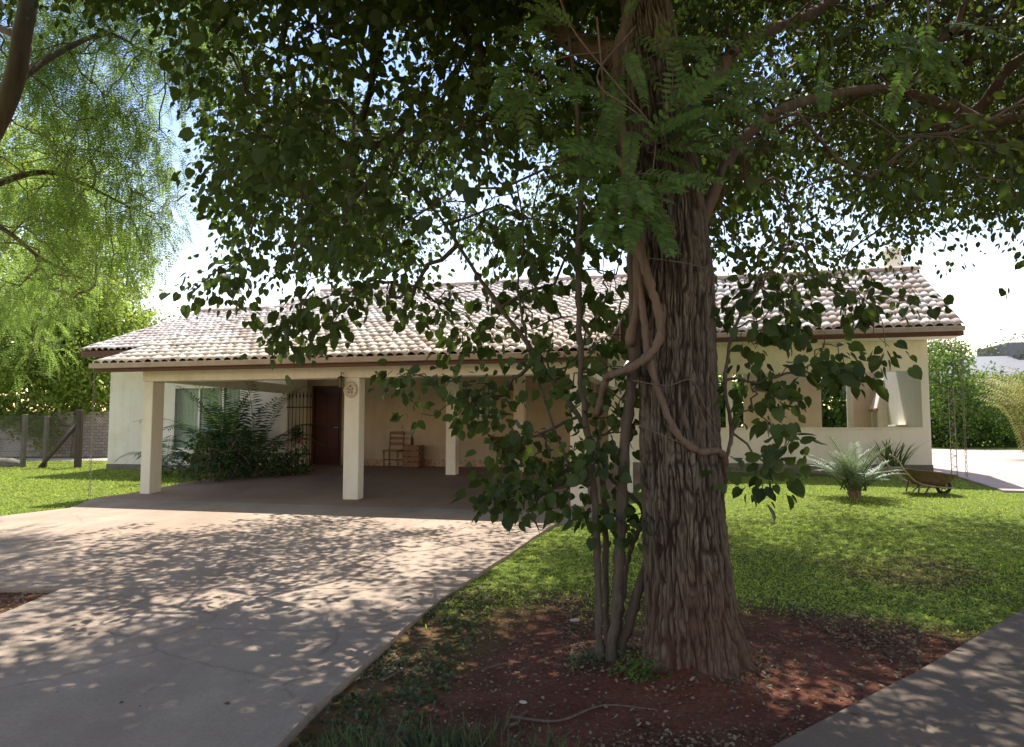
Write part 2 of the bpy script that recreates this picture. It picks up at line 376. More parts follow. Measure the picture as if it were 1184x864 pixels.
# soil mounded at the trunk
r2 = np.hypot(X - 1.03, Y - 4.6); Zg += .07 * np.exp(-(r2 / .7) ** 2) + .07 * np.exp(-(r2 / .38) ** 4) * (.4 + 1.2 * vnoise(X * 6, Y * 6, 33))
def in_drive(x, y):
    xr = np.interp(y, [2.0, 3.4, 4.2, 6.2, 10.9, 11.3, 14], [-1.8, -1.05, -.98, -.62, .62, 1.1, 2.5])
    return xr
dxr = in_drive(X, Y)
Zg -= .012 * sstep(.25, -.05, X - dxr) * sstep(15, 12.5, Y)
nx, ny = len(gx), len(gy)
idx = np.arange(nx * ny).reshape(ny, nx)
fq = np.stack([idx[:-1, :-1], idx[:-1, 1:], idx[1:, 1:], idx[1:, :-1]], -1).reshape(-1, 4)
ground = raw_mesh('ground', np.stack([X, Y, Zg], -1).reshape(-1, 3), fq, M['ground'], smooth=True)
av = ground.data.attributes.new('soil', 'FLOAT', 'POINT'); av.data.foreach_set('value', soil_mask(X, Y).astype(np.float32).ravel())
tag(ground, kind='structure')

def slab(name, polys, zf, m, thick=.15, step=.5):
    bm = bmesh.new()
    for poly in polys:
        b2 = bmesh.new(); vs = [b2.verts.new((p[0], p[1], 0)) for p in poly]; b2.faces.new(vs)
        bmesh.ops.triangulate(b2, faces=b2.faces[:])
        xs = [p[0] for p in poly]; ys = [p[1] for p in poly]
        for ax, lo, hi in ((0, min(xs), max(xs)), (1, min(ys), max(ys))):
            for c in np.arange(math.floor(lo) + step, hi, step * (2 if ax == 0 else 1)):
                co = Vector((c, 0, 0)) if ax == 0 else Vector((0, c, 0)); no = Vector((1, 0, 0)) if ax == 0 else Vector((0, 1, 0))
                bmesh.ops.bisect_plane(b2, geom=b2.verts[:] + b2.edges[:] + b2.faces[:], plane_co=co, plane_no=no)
        bmesh.ops.remove_doubles(b2, verts=b2.verts[:], dist=.0005)
        top = b2.faces[:]
        for f in top:
            if f.normal.z < 0: f.normal_flip()
        for v_ in b2.verts: v_.co.z = float(zf(v_.co.x, v_.co.y))
        be = [e for e in b2.edges if e.is_boundary]
        r = bmesh.ops.extrude_edge_only(b2, edges=be)
        for v_ in [g for g in r['geom'] if isinstance(g, bmesh.types.BMVert)]: v_.co.z -= thick
        tm = bpy.data.meshes.new('tmp'); b2.to_mesh(tm); b2.free(); bm.from_mesh(tm); bpy.data.meshes.remove(tm)
    me = bpy.data.meshes.new(name); bmesh.ops.recalc_face_normals(bm, faces=bm.faces[:]); bm.to_mesh(me); bm.free(); me.materials.append(m)
    return tag(link(bpy.data.objects.new(name, me)), kind='structure')
def xr_(y): return float(in_drive(0, y))
def wig(y): return .007 * math.sin(y * 3.1) + .005 * math.sin(y * 7.7)
fl = hw(-4.55, -.92); fr = hw(4.3, -.92)
ys_r = list(np.arange(6.75, fr[1], .4)) + [fr[1]]
# back bay of the driveway, up to the carport floor and the left lawn
polyA = [(-16, 6.735), (-3.95, 6.735)] + [(xr_(y) + wig(y), y) for y in ys_r] + [tuple(fr), tuple(fl), (-7.3, 12.7), (-7.75, 11.6), (-9.5, 10.7), (-16, 9.8)]
polyA = polyA[:2] + [(xr_(6.735), 6.735)] + polyA[2:]
ys_f = list(np.arange(6.72, 1.0, -.4))
polyB = [(-3.9, 6.72), (-3.86, 5.9), (-3.95, 5.2), (-4.6, 5.0), (-9, 4.9), (-9, .8), (xr_(1.0), .8)] + [(xr_(y) + wig(y) * .8, y) for y in ys_f[::-1]]
slab('driveway', [polyA, polyB], GD, M['concrete'])
carp = [hw(-4.55, -.905), hw(4.3, -.905), hw(5.1, -.1), hw(6.6, 1.0), hw(6.6, 4.8), hw(4.45, 4.8), hw(4.45, 6.05), hw(-4.1, 6.05), hw(-4.1, 5.0), hw(-4.55, 5.0)]
slab('carport_floor', [[tuple(q) for q in carp]], GD, M['floor'])
def path_z(x, y): return G(x, y) + .05
pa = hit(1184, 712); pb = hit(920, 864); dvec = (pa - pb)[:2]; dvec /= np.linalg.norm(dvec); pn = np.array([dvec[1], -dvec[0]])
p0 = pb[:2] - dvec * 4; p1 = pa[:2] + dvec * 1.6; p2 = pa[:2] + dvec * 9
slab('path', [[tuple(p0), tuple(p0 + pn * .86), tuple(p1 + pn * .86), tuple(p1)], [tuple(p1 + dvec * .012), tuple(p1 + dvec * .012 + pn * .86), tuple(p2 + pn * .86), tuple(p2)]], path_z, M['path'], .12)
patio_poly = [tuple(hw(11.35, 1.9)), (12, 12.2), (26, 11.2), (30, 24), (16, 30), tuple(hw(11.35, 12))]
slab('patio', [patio_poly], lambda x, y: G(x, y) + .03, M['patio'], .12, 1.0)
slab('road', [[(-60, 26.2), (-9, 25.4), (-9, 27.4), (-60, 28.2)]], lambda x, y: G(x, y) + .012, M['patio'], .05, 1.5)

# ------------------------------------------------------------------ the house
house = thing('house', 'single-storey cream house with barrel-tile roofs, open carport and covered veranda behind the big tree', 'house', (HO[0], HO[1], 0), -TH)
def tile_mat():
    m, t, b, o = nodes_of('bleached_roof_tile')
    at_ = t.nodes.new('ShaderNodeAttribute'); at_.attribute_name = 'tone'
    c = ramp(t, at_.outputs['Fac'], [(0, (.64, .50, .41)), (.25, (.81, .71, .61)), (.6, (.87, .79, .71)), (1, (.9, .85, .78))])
    s = ramp(t, noise(t, 7, 6, .75), [(.40, (.5, .41, .36)), (.54, (1, 1, 1))])
    c = mixc(t, .32, c, s, 'MULTIPLY')
    s2 = ramp(t, noise(t, 1.1, 8, .75), [(.38, (.55, .46, .40)), (.52, (1, 1, 1))]); c = mixc(t, .6, c, s2, 'MULTIPLY')
    t.links.new(c, b.inputs['Base Color']); b.inputs['Roughness'].default_value = .85; b.inputs['Specular IOR Level'].default_value = .2
    bump(t, b, noise(t, 40, 5, .7), .4, .006)
    return m
M['tile'] = tile_mat()
def roof_slope(name, u0, u1, ve, ze, vr, zr, parent, pitch=.19, row=.34, seed=0):
    """barrel-tile surface from eave (ve, ze) to ridge (vr, zr)"""
    nc = max(1, int(round((u1 - u0) / pitch))); Lr = math.hypot(vr - ve, zr - ze); nr = max(1, int(round(Lr / row)))
    prof = [(0, 0), (.08, .016), (.2, .038), (.35, .053), (.5, .058), (.65, .053), (.8, .038), (.92, .016)]
    k = len(prof); w = (u1 - u0) / nc
    lr = np.random.default_rng(seed + 5)
    sgn = 1 if vr > ve else -1
    tdir = np.array([(vr - ve) / Lr, (zr - ze) / Lr]); ndir = np.array([-tdir[1], tdir[0]]) * (1 if sgn > 0 else -1)
    vs = []; tone = []; fs = []
    toneg = lr.random((nr, nc + 1)) ** .8; jz = lr.normal(0, .006, (nr, nc + 1)); ju = lr.normal(0, .006, (nr, nc + 1)); jr = lr.normal(0, .012, (nr, nc + 1))
    for r in range(nr):
        for end in (0, 1):
            for c in range(nc):
                for (q, h) in prof:
                    d = (r + end * 1.06) * (Lr / nr); lift = .016 if end == 0 else 0.0
                    if h > .03: d += jr[r, c] if end == 0 else 0
                    hh = h + lift * (1 if h > .03 else .5) + jz[r, c] * (h > .03)
                    u = u0 + (c + q) * w + ju[r, c]
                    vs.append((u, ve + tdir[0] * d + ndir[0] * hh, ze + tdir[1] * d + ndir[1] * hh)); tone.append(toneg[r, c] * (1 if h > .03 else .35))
            d = (r + end * 1.06) * (Lr / nr); vs.append((u1, ve + tdir[0] * d, ze + tdir[1] * d)); tone.append(.3)
    n1 = nc * k + 1
    for r in range(nr):
        a = r * 2 * n1; b = a + n1
        for j in range(n1 - 1): fs.append((a + j, a + j + 1, b + j + 1, b + j))
    # lips: thickness at each row's lower end
    base = len(vs)
    for r in range(nr):
        a = r * 2 * n1
        for j in range(n1):
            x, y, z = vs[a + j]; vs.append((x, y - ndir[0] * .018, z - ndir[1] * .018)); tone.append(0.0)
        b = base + r * n1
        for j in range(n1 - 1): fs.append((b + j, b + j + 1, a + j + 1, a + j))
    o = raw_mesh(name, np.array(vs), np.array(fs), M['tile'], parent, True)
    av = o.data.attributes.new('tone', 'FLOAT', 'POINT'); av.data.foreach_set('value', np.array(tone, np.float32))
    return o
def roof_block(u0, u1, ve, ze, vr, zr, vb, zb, seed):
    rf = MB()
    t = .09
    # timber deck under the tiles, a closed slab for each slope
    for (a, za, b, zb_) in ((ve + .05, ze, vr, zr), (vr, zr, vb - .05, zb)):
        vs = [(u0 + .03, a, za - .02), (u1 - .03, a, za - .02), (u1 - .03, b, zb_ - .02), (u0 + .03, b, zb_ - .02)]
        vs += [(x, y, z - t) for x, y, z in vs]
        rf.add(vs, [(0, 1, 2, 3), (7, 6, 5, 4), (0, 4, 5, 1), (1, 5, 6, 2), (2, 6, 7, 3), (3, 7, 4, 0)])
    roof = rf.build('roof', M['fascia'], house)
    roof_slope('tile_slope', u0, u1, ve, ze, vr, zr, roof, seed=seed)
    roof_slope('tile_slope', u0, u1, vb, zb, vr, zr, roof, seed=seed + 1)
    rc = MB(); n = int((u1 - u0) / .36)
    for i in range(n):
        x = u0 + (u1 - u0) * i / n; x2 = x + (u1 - u0) / n * 1.08
        vs = []; 
        for xx, rr in ((x, .125), (x2, .105)):
            for j in range(9):
                a = math.pi * j / 8; vs.append((xx, vr + rr * math.cos(a), zr + .03 + rr * math.sin(a)))
        rc.add(vs, [(j, j + 1, 10 + j, 9 + j) for j in range(8)], True)
    rcb = rc.build('ridge_cap', M['tile'], roof)
    return roof
rM = roof_block(-5.0, 4.85, -.6, 2.74, 8.4, 5.72, 17.4, 2.74, 11)
rW = roof_block(-9.75, -5.02, 4.0, 3.60, 8.8, 5.33, 13.6, 3.60, 21)
rR = roof_block(4.87, 11.55, 4.05, 3.56, 7.25, 5.32, 8.05, 4.88, 31)  # back slope cut short so sun gets into the veranda
def gutter(u0, u1, v, z):
    g = MB(); h = .09
    g.box(u0, u1, v - .13, v - .115, z - h, z); g.box(u0, u1, v - .115, v + .0, z - h, z - h + .012)
    g.box(u0, u0 + .01, v - .115, v, z - h + .012, z); g.box(u1 - .01, u1, v - .115, v, z - h + .012, z)
    return g.build('gutter', M['gutter'], house, .003)
gutter(-4.98, 4.86, -.6, 2.73); gutter(4.9, 11.5, 4.05, 3.54)
f = MB(); f.box(-4.98, 4.84, -.55, -.51, 2.575, 2.68); f.build('fascia_board', M['fascia'], house)
f = MB(); f.box(-9.72, -5.03, 4.06, 4.10, 3.42, 3.58); f.build('fascia_board', M['fascia'], house)
f = MB(); f.box(4.9, 11.52, 4.09, 4.13, 3.36, 3.50); f.build('fascia_board', M['fascia'], house)
f = MB(); f.box(4.9, 11.5, 4.135, 4.78, 3.37, 3.39); f.build('soffit', M['plaster_white'], house)

def fz(v): return float(.03 + .18 + .067 * max(v, 0)) - .03     # floor height near the carport front
# carport columns and beams
def col(u, v, wu, wv, z0, z1, m):
    c = MB(); c.box(u, u + wu, v, v + wv, z0, z1); return c.build('column', m, house, .008)
col(-4.34, 0, .22, .34, .1, 2.42, M['plaster']); col(0, 0, .30, .24, .1, 2.42, M['plaster_white']); col(4.2, 0, .26, .24, .1, 2.42, M['plaster_white'])
col(.60, 4.0, .24, .24, .3, 3.9, M['plaster']); col(2.0, 4.9, .24, .24, .3, 4.2, M['plaster_pink'])
b = MB(); b.box(-4.36, 4.48, -.012, .33, 2.422, 2.645); b.build('beam', M['plaster'], house, .006)
b = MB(); b.box(-4.33, -4.13, .335, 4.98, 2.44, 2.66); b.build('beam', M['plaster'], house, .006)
b = MB(); b.box(4.22, 4.44, .335, 4.78, 2.44, 2.66); b.build('beam', M['plaster_white'], house, .006)

def wall_with_holes(name, a0, a1, z0, z1, holes, fixed, thick, axis_, m, bevel=0):
    """wall along u (axis 'u', at v=fixed) or along v; holes = [(a0,a1,z0,z1)] sorted, disjoint"""
    w = MB(); t0, t1 = fixed, fixed + thick
    def bx(p0, p1, q0, q1):
        if p1 - p0 < .005 or q1 - q0 < .005: return
        if axis_ == 'u': w.box(p0, p1, t0, t1, q0, q1)
        else: w.box(t0, t1, p0, p1, q0, q1)
    cur = a0
    for (h0, h1, hz0, hz1) in holes:
        bx(cur, h0, z0, z1); bx(h0, h1, z0, hz0); bx(h0, h1, hz1, z1); cur = h1
    bx(cur, a1, z0, z1)
    return w.build(name, m, house)
# wing: window wall, sides
WIN = (-7.55, -5.45, .95, 2.66)
wall_with_holes('wall', -9.6, -4.1, .15, 3.86, [WIN], 5.0, .16, 'u', M['plaster'])
wall_with_holes('wall', 5.165, 13, .15, 3.5, [], -9.6, .16, 'v', M['plaster'])
wall_with_holes('wall', 5.165, 6.0, .3, 4.5, [], -4.26, .16, 'v', M['plaster'])
f = MB(); f.box(-9.62, -4.09, 4.985, 4.997, .15, .55); f.build('plinth', M['plinth'], house)
# back wall of the carport with door and barred window
DOOR = (-3.93, -3.05, .5, 2.68); BWIN = (.55, 1.15, 1.75, 2.5)
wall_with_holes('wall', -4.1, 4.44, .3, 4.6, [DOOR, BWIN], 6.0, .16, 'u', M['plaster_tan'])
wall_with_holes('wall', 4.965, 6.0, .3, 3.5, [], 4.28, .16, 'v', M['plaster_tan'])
# skirting of patterned tiles
sk = MB()
uu = -3.0
while uu < 4.2:
    if not (-.0 > 1): sk.box(uu + .004, uu + .2, 5.975, 5.998, .5, .72)
    uu += .204
def checker():
    m, t, b, o = nodes_of('patterned_tile'); c = t.nodes.new('ShaderNodeTexCoord'); v = t.nodes.new('ShaderNodeTexVoronoi'); v.inputs['Scale'].default_value = 14
    t.links.new(c.outputs['Object'], v.inputs['Vector'])
    t.links.new(ramp(t, v.outputs['Distance'], [(.2, (.34, .20, .13)), (.34, (.2, .09, .06)), (.55, (.38, .26, .17))]), b.inputs['Base Color']); b.inputs['Roughness'].default_value = .4
    return m
M['skirt'] = checker(); sk.build('skirting', M['skirt'], house)
# door
d = MB(); d.box(DOOR[0] + .06, DOOR[1] - .06, 6.05, 6.10, .5, 2.62); door = d.build('door', M['wood_dark'], house)
d = MB()
for (a, z0, z1) in ((-3.83, .72, 1.55), (-3.46, .72, 1.55), (-3.83, 1.7, 2.5), (-3.46, 1.7, 2.5)):
    d.box(a, a + .31, 6.03, 6.048, z0, z1)
d.build('panel', M['wood_dark'], door, .006)
d = MB(); d.tube([(-3.17, 6.045, 1.55), (-3.17, 5.99, 1.55), (-3.27, 5.985, 1.55)], .011, 8); d.build('handle', M['alu'], door)
d = MB(); d.box(DOOR[0], DOOR[0] + .055, 5.985, 6.12, .5, 2.68); d.box(DOOR[1] - .055, DOOR[1], 5.985, 6.12, .5, 2.68); d.box(DOOR[0] + .055, DOOR[1] - .055, 5.985, 6.12, 2.625, 2.68)
d.build('frame', M['wood_dark'], door, .004)
def window(h, v, thick, mull, curtain=True, bars=False, mf='alu'):
    w = MB(); a0, a1, z0, z1 = h; fw = .055
    w.box(a0, a0 + fw, v - .03, v + .09, z0, z1); w.box(a1 - fw, a1, v - .03, v + .09, z0, z1)
    w.box(a0 + fw, a1 - fw, v - .03, v + .09, z1 - fw, z1); w.box(a0 + fw, a1 - fw, v - .03, v + .09, z0, z0 + fw)
    for mu in mull: w.box(mu - .03, mu + .03, v - .02, v + .07, z0 + fw, z1 - fw)
    win = w.build('window', M[mf], house, .004)
    g = MB(); g.box(a0 + fw, a1 - fw, v + .02, v + .03, z0 + fw, z1 - fw); g.build('glass', M['glass'], win)
    if curtain:
        vs = []; n = 90
        for i in range(n + 1):
            x = a0 + (a1 - a0) * i / n; y = v + .3 + .035 * math.sin(i * 1.15) + .01 * math.sin(i * 2.7)
            vs += [(x, y, z0 - .1), (x, y, z1 + .05)]
        c = MB(); c.add(vs, [(2 * i, 2 * i + 2, 2 * i + 3, 2 * i + 1) for i in range(n)], True); c.build('curtain', M['curtain'], win)
    if bars:
        g = MB()
        for i in range(6): x = a0 + .06 + (a1 - a0 - .12) * i / 5; g.tube([(x, v - .05, z0 + .02), (x, v - .05, z1 - .02)], .008, 6)
        g.build('bar', M['iron'], win)
    return win
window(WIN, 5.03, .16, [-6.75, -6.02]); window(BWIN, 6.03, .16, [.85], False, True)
bk = MB(); bk.box(-4.05, 4.2, 6.6, 6.62, .4, 3.0); bk.build('inner_partition', M['soot_black'], house)
bk = MB(); bk.box(-9.4, -4.3, 7.2, 7.3, .4, 3.2); bk.build('inner_partition', M['plaster'], house)

# right wing: veranda with half wall
RV = 4.8
wall_with_holes('veranda_wall', 4.28, 11.03, .3, 3.46, [(5.0, 6.9, 1.51, 2.72), (7.05, 10.88 - .0, 1.51, 2.72)], RV, .15, 'u', M['plaster'])
f = MB(); f.box(4.3, 11.045, RV - .02, RV - .002, .25, .74); f.build('plinth', M['plinth'], house)
f = MB(); f.box(4.98, 10.9, RV - .03, RV + .17, 1.492, 1.525); f.build('sill', M['plaster_white'], house, .004)
wall_with_holes('veranda_wall', RV + .155, 9.9, .3, 3.4, [], 10.88, .15, 'v', M['plaster_white'])
# back of the veranda: pink wall, gap to the garden, corner by the grill
wall_with_holes('veranda_wall', 4.28, 10.875, .3, 3.4, [(4.5, 7.5, .5, 3.25), (9.5, 10.25, .5, 3.25)], 9.0, .15, 'u', M['plaster_pink'])  # left opening and tall gap made wide to let light in
c = MB(); c.box(10.12, 10.24, 8.86, 8.98, .5, 3.3); c.build('veranda_post', M['whitepaint'], house, .006)
f = MB(); f.box(4.45, 10.87, RV + .155, 8.99, .42, .52); f.build('veranda_floor', M['patio'], house)
# gable fill of the right wing and chimney
gb = MB(); pr = [(4.9, 3.44), (8.0, 3.44), (8.0, 4.75), (7.25, 5.1)]
gb.add([(11.0, y, z) for y, z in pr] + [(10.88, y, z) for y, z in pr], [(0, 1, 2, 3), (7, 6, 5, 4), (0, 4, 5, 1), (1, 5, 6, 2), (2, 6, 7, 3), (3, 7, 4, 0)])
gb.build('gable_wall', M['plaster'], house)
ch = MB(); ch.box(11.05, 11.4, 8.1, 8.5, 3.3, 6.05); ch.build('chimney', M['plaster_white'], house, .01)
ck = MB(); ck.box(11.02, 11.43, 8.07, 8.53, 6.052, 6.12); ck.build('chimney_cap', M['plaster_white'], house, .01)
aw = MB(); aw.add([(4.95, 1.5, 2.62), (6.3, 1.5, 2.62), (6.3, 3.2, 3.05), (4.95, 3.2, 3.05), (4.95, 1.5, 2.58), (6.3, 1.5, 2.58), (6.3, 3.2, 3.01), (4.95, 3.2, 3.01)],
       [(0, 1, 2, 3), (7, 6, 5, 4), (0, 4, 5, 1), (1, 5, 6, 2), (2, 6, 7, 3), (3, 7, 4, 0)])
aw.build('awning', M['whitepaint'], house)
for uu in (5.0, 6.2): c = MB(); c.box(uu, uu + .1, 1.62, 1.72, .2, 2.6); c.build('awning_post', M['whitepaint'], house)
def HP(u, v, z): q = hw(u, v); return (q[0], q[1], z)

# ------------------------------------------------------------------ growth helpers
def rot_towards(d, ang, az):
    d = np.asarray(d, float); a = np.array([0, 0, 1.]) if abs(d[2]) < .9 else np.array([1., 0, 0]); e = np.cross(d, a); e /= np.linalg.norm(e); b = np.cross(d, e)
    return d * math.cos(ang) + (e * math.cos(az) + b * math.sin(az)) * math.sin(ang)
def catmull(pts, n=8):
    P = [np.asarray(p, float) for p in pts]; P = [2 * P[0] - P[1]] + P + [2 * P[-1] - P[-2]]; o = []
    for i in range(1, len(P) - 2):
        for k in range(n):
            t = k / n; a, b, c, d = P[i - 1:i + 3]
            o.append(.5 * ((2 * b) + (c - a) * t + (2 * a - 5 * b + 4 * c - d) * t * t + (3 * b - a - 3 * c + d) * t ** 3))
    o.append(P[-2]); return o
def grow(roots, targets, lam=.35, rtip=.006, rmax=.16, expo=.42, jit=.08, seed=0, sag=0.0):
    """connect target points to a root skeleton: short links, short way to the root. Returns (mesh builder, end directions)"""
    lr = np.random.default_rng(seed)
    nodes = [np.asarray(r, float) for r in roots]; par = [-1] * len(nodes); plen = [0.0] * len(nodes)
    T = np.asarray(targets, float); rc = np.array(nodes)
    order = np.argsort(np.min(np.linalg.norm(T[:, None] - rc[None], axis=2), 1))
    A = np.zeros((len(nodes) + len(T), 3)); A[:len(nodes)] = rc; PL = np.zeros(len(A)); n = len(nodes)
    par = [-1] * n; tn = {}
    for ti in order:
        d = np.linalg.norm(A[:n] - T[ti], axis=1); c = d + lam * PL[:n] + np.where(d < .05, 9, 0)
        j = int(np.argmin(c)); A[n] = T[ti]; PL[n] = PL[j] + d[j]; par.append(j); tn[ti] = n; n += 1
    cnt = np.zeros(n)
    for i in range(n - 1, len(nodes) - 1, -1):
        cnt[i] += 1
        if par[i] >= 0: cnt[par[i]] += cnt[i]
    rad = np.minimum(rtip * np.maximum(cnt, 1) ** expo, rmax)
    mb = MB(); dirs = np.zeros((len(T), 3))
    inv = {v_: k for k, v_ in tn.items()}
    for i in range(len(nodes), n):
        j = par[i]; a, b_ = A[j], A[i]; L_ = np.linalg.norm(b_ - a)
        m1 = a + (b_ - a) * .35 + lr.normal(0, jit, 3) * L_ ; m2 = a + (b_ - a) * .7 + lr.normal(0, jit, 3) * L_ + np.array([0, 0, .06 * L_])
        ra = min(rad[j], rad[i] * 1.25) if j >= len(nodes) else rad[i] * 1.15
        mb.tube([a, m1, m2, b_], [ra, (ra + rad[i]) / 2, rad[i], rad[i] * .9], 5 if rad[i] < .03 else 8, False)
        dirs[inv[i]] = norm(b_ - m2)
    return mb, dirs
def sprigs(C, dirs, per, spread, size, tv, tf, seed=0, droop=.4, flat=.5, asp=1.0, svar=.45):
    """leaf clusters around points"""
    lr = np.random.default_rng(seed); n = len(C); k = per
    base = np.repeat(np.asarray(C), k, 0); dd = np.repeat(np.asarray(dirs), k, 0)
    off = lr.normal(0, 1, (n * k, 3)); off = norm(off) * (lr.random((n * k, 1)) ** .5) * spread; off[:, 2] *= .75; off[:, 2] -= droop * spread * lr.random(n * k)
    P = base + off + dd * spread * .3
    Adir = norm(off + dd * .4 * spread + lr.normal(0, .35 * spread, (n * k, 3)) + np.array([0, 0, -droop * spread]))
    N = norm(lr.normal(0, 1, (n * k, 3)) * (1 - flat) + np.array([0, 0, 1.]) * flat)
    S = size * (1 + svar * (lr.random(n * k) * 2 - 1)) * np.where(lr.random(n * k) < .15, .6, 1)
    return leaf_arrays(P, Adir, N, np.stack([S, S * asp], 1), tv, tf)
def cat_arr(parts):
    V_, F_, n = [], [], 0
    for v_, f_ in parts: V_.append(v_); F_.append(f_ + n); n += len(v_)
    return np.concatenate(V_), np.concatenate(F_)

# ------------------------------------------------------------------ big furrowed tree
big = thing('big_tree', 'large dark tree with thick furrowed trunk rising from bare red soil', 'tree', (1.05, 4.6, 0))
def rel(o, P): return np.asarray(P, float) - np.array(o.location)
TC = [at(805, 790, 4.6), at(803, 765, 4.6), at(797, 690, 4.6), at(791, 600, 4.6), at(786, 500, 4.6), at(782, 400, 4.62), at(779, 300, 4.65), at(768, 180, 4.7), at(754, 60, 4.75), at(738, -60, 4.8), at(722, -200, 4.85)]
TC[0][2] = -.12
TCs = np.array(catmull(TC, 36)); zz = TCs[:, 2]
tr_r = np.interp(zz, [-.12, .0, .12, .35, .8, 1.3, 2.4, 3.2, 4.2, 5.2], [.50, .37, .292, .256, .238, .230, .220, .190, .155, .13])
na, nz = 600, len(TCs)
ang = np.linspace(0, 2 * np.pi, na, endpoint=False)
AA, ZZ = np.meshgrid(ang, zz)
warp = (vnoise(AA * 6 / np.pi, ZZ * 3, 21, 12) - .5) * 1.0
q = AA / (2 * np.pi) * 80 + warp * 1.3 + (vnoise(AA * 30 / np.pi, ZZ * 7, 26, 60) - .5) * 1.1
f1 = np.abs(vnoise(q, ZZ * 6.0 + np.floor(q) * .37 * 0, 22, 80) * 2 - 1); f2 = np.abs(vnoise(q * 2 + 8 + (vnoise(AA * 24 / np.pi, ZZ * 9, 25, 48) - .5) * 1.2, ZZ * 15, 23, 160) * 2 - 1)
rn = sstep(.0, .42, f1); rn2 = sstep(.0, .4, f2)
fl_ = np.cos(AA * 5 + .6) * .5 + np.cos(AA * 3 + 2) * .5
flare = np.interp(ZZ, [-.12, .05, .3, .7], [.34, .20, .07, 0])
RR = tr_r[:, None] * (1 + fl_ * flare + .05 * (vnoise(AA * 3 / np.pi, ZZ * .9, 24, 6) - .5)) + .015 * (rn - .6) + .010 * (rn2 - .5) + .008 * (vnoise(AA * 60 / np.pi, ZZ * 22, 27, 120) - .5)
VT = TCs[:, None, :] + np.stack([np.cos(AA) * RR, np.sin(AA) * RR, 0 * AA], -1)
idx = np.arange(na * nz).reshape(nz, na)
fq = np.stack([idx[:-1], np.roll(idx[:-1], -1, 1), np.roll(idx[1:], -1, 1), idx[1:]], -1).reshape(-1, 4)
trk = raw_mesh('trunk', VT.reshape(-1, 3) - np.array(big.location), fq, M['bark_trunk'], big, True)
av = trk.data.attributes.new('cav', 'FLOAT', 'POINT'); av.data.foreach_set('value', (rn * (.3 + .7 * rn2)).astype(np.float32).ravel())
av = trk.data.attributes.new('low', 'FLOAT', 'POINT'); av.data.foreach_set('value', sstep(.9, .0, ZZ + (vnoise(AA * 6 / np.pi, ZZ * 2, 29, 12) - .5) * .7).astype(np.float32).ravel())

# ---- where the canopy is leafy, seen roughly from the lawn side: bottom edge and holes
BX = [-200, 170, 225, 240, 255, 300, 340, 400, 470, 520, 600, 660, 720, 830, 900, 960, 1040, 1075, 1184, 1400]
BY = [-200, -60, 60, 190, 260, 290, 325, 310, 300, 285, 290, 280, 270, 280, 300, 300, 285, 270, 275, 320]
HOLES = [(560, 205, 60, 45, .9), (615, 170, 40, 30, .8), (500, 240, 40, 25, .7), (300, 255, 40, 30, .7), (905, 60, 55, 45, .75), (930, 190, 30, 60, .8), (880, 250, 30, 35, .6), (410, 55, 60, 40, .55), (470, 70, 60, 40, .5),
         (975, 245, 40, 40, .7), (200, 180, 40, 60, .9), (330, 290, 60, 25, .5), (640, 60, 45, 60, .5), (1120, 250, 60, 25, .6), (540, 285, 90, 20, .5), (700, 230, 25, 60, .5), (1040, 200, 20, 14, .6)]
def leafy(P):
    px, py = proj(P); b = np.interp(px, BX, BY)
    d = sstep(18, -28, py - b)
    for (cx, cy, rx, ry, s) in HOLES:
        d = d * (1 - s * sstep(1.25, .75, np.hypot((px - cx) / rx, (py - cy) / ry)))
    dist = np.hypot(P[:, 0], P[:, 1])
    d = np.where((P[:, 1] < .5), .6, d)
    return d
def sample(n, lo, hi, fn, seed):
    lr = np.random.default_rng(seed); outp = []; tot = 0
    while tot < n:
        P = lr.random((n * 4, 3)) * (np.array(hi) - lo) + lo; k = fn(P) > lr.random(len(P)); outp.append(P[k]); tot += k.sum()
        if len(outp) > 60: break
    return np.concatenate(outp)[:n]
def crown_fn(cx, cy, rx, ry, ztop, dmin=4.3):
    def f(P):
        e = ((P[:, 0] - cx) / rx) ** 2 + ((P[:, 1] - cy) / ry) ** 2
        d = leafy(P) * sstep(1.0, .8, e) * sstep(ztop + .4, ztop - .8, P[:, 2] + 1.6 * e) * (P[:, 2] > 2.0)
        d = d * sstep(dmin, dmin + 1.2, np.hypot(P[:, 0], P[:, 1]) + np.where(P[:, 2] > 5.5, 2, 0))
        px, py = proj(P); d = d * np.where((px > 640) & (px < 860) & (P[:, 1] < 4.9) & (py > -20), .0, 1)
        cl = vnoise(P[:, 0] * .9 + P[:, 2] * .5, P[:, 1] * .9 - P[:, 2] * .4, 41)
        d = d * (.10 + 1.1 * sstep(.38, .6, cl))
        inview = (px > -60) & (px < 1240) & (py > -60)
        return d * np.where(inview, 1.0, .8)
    return f
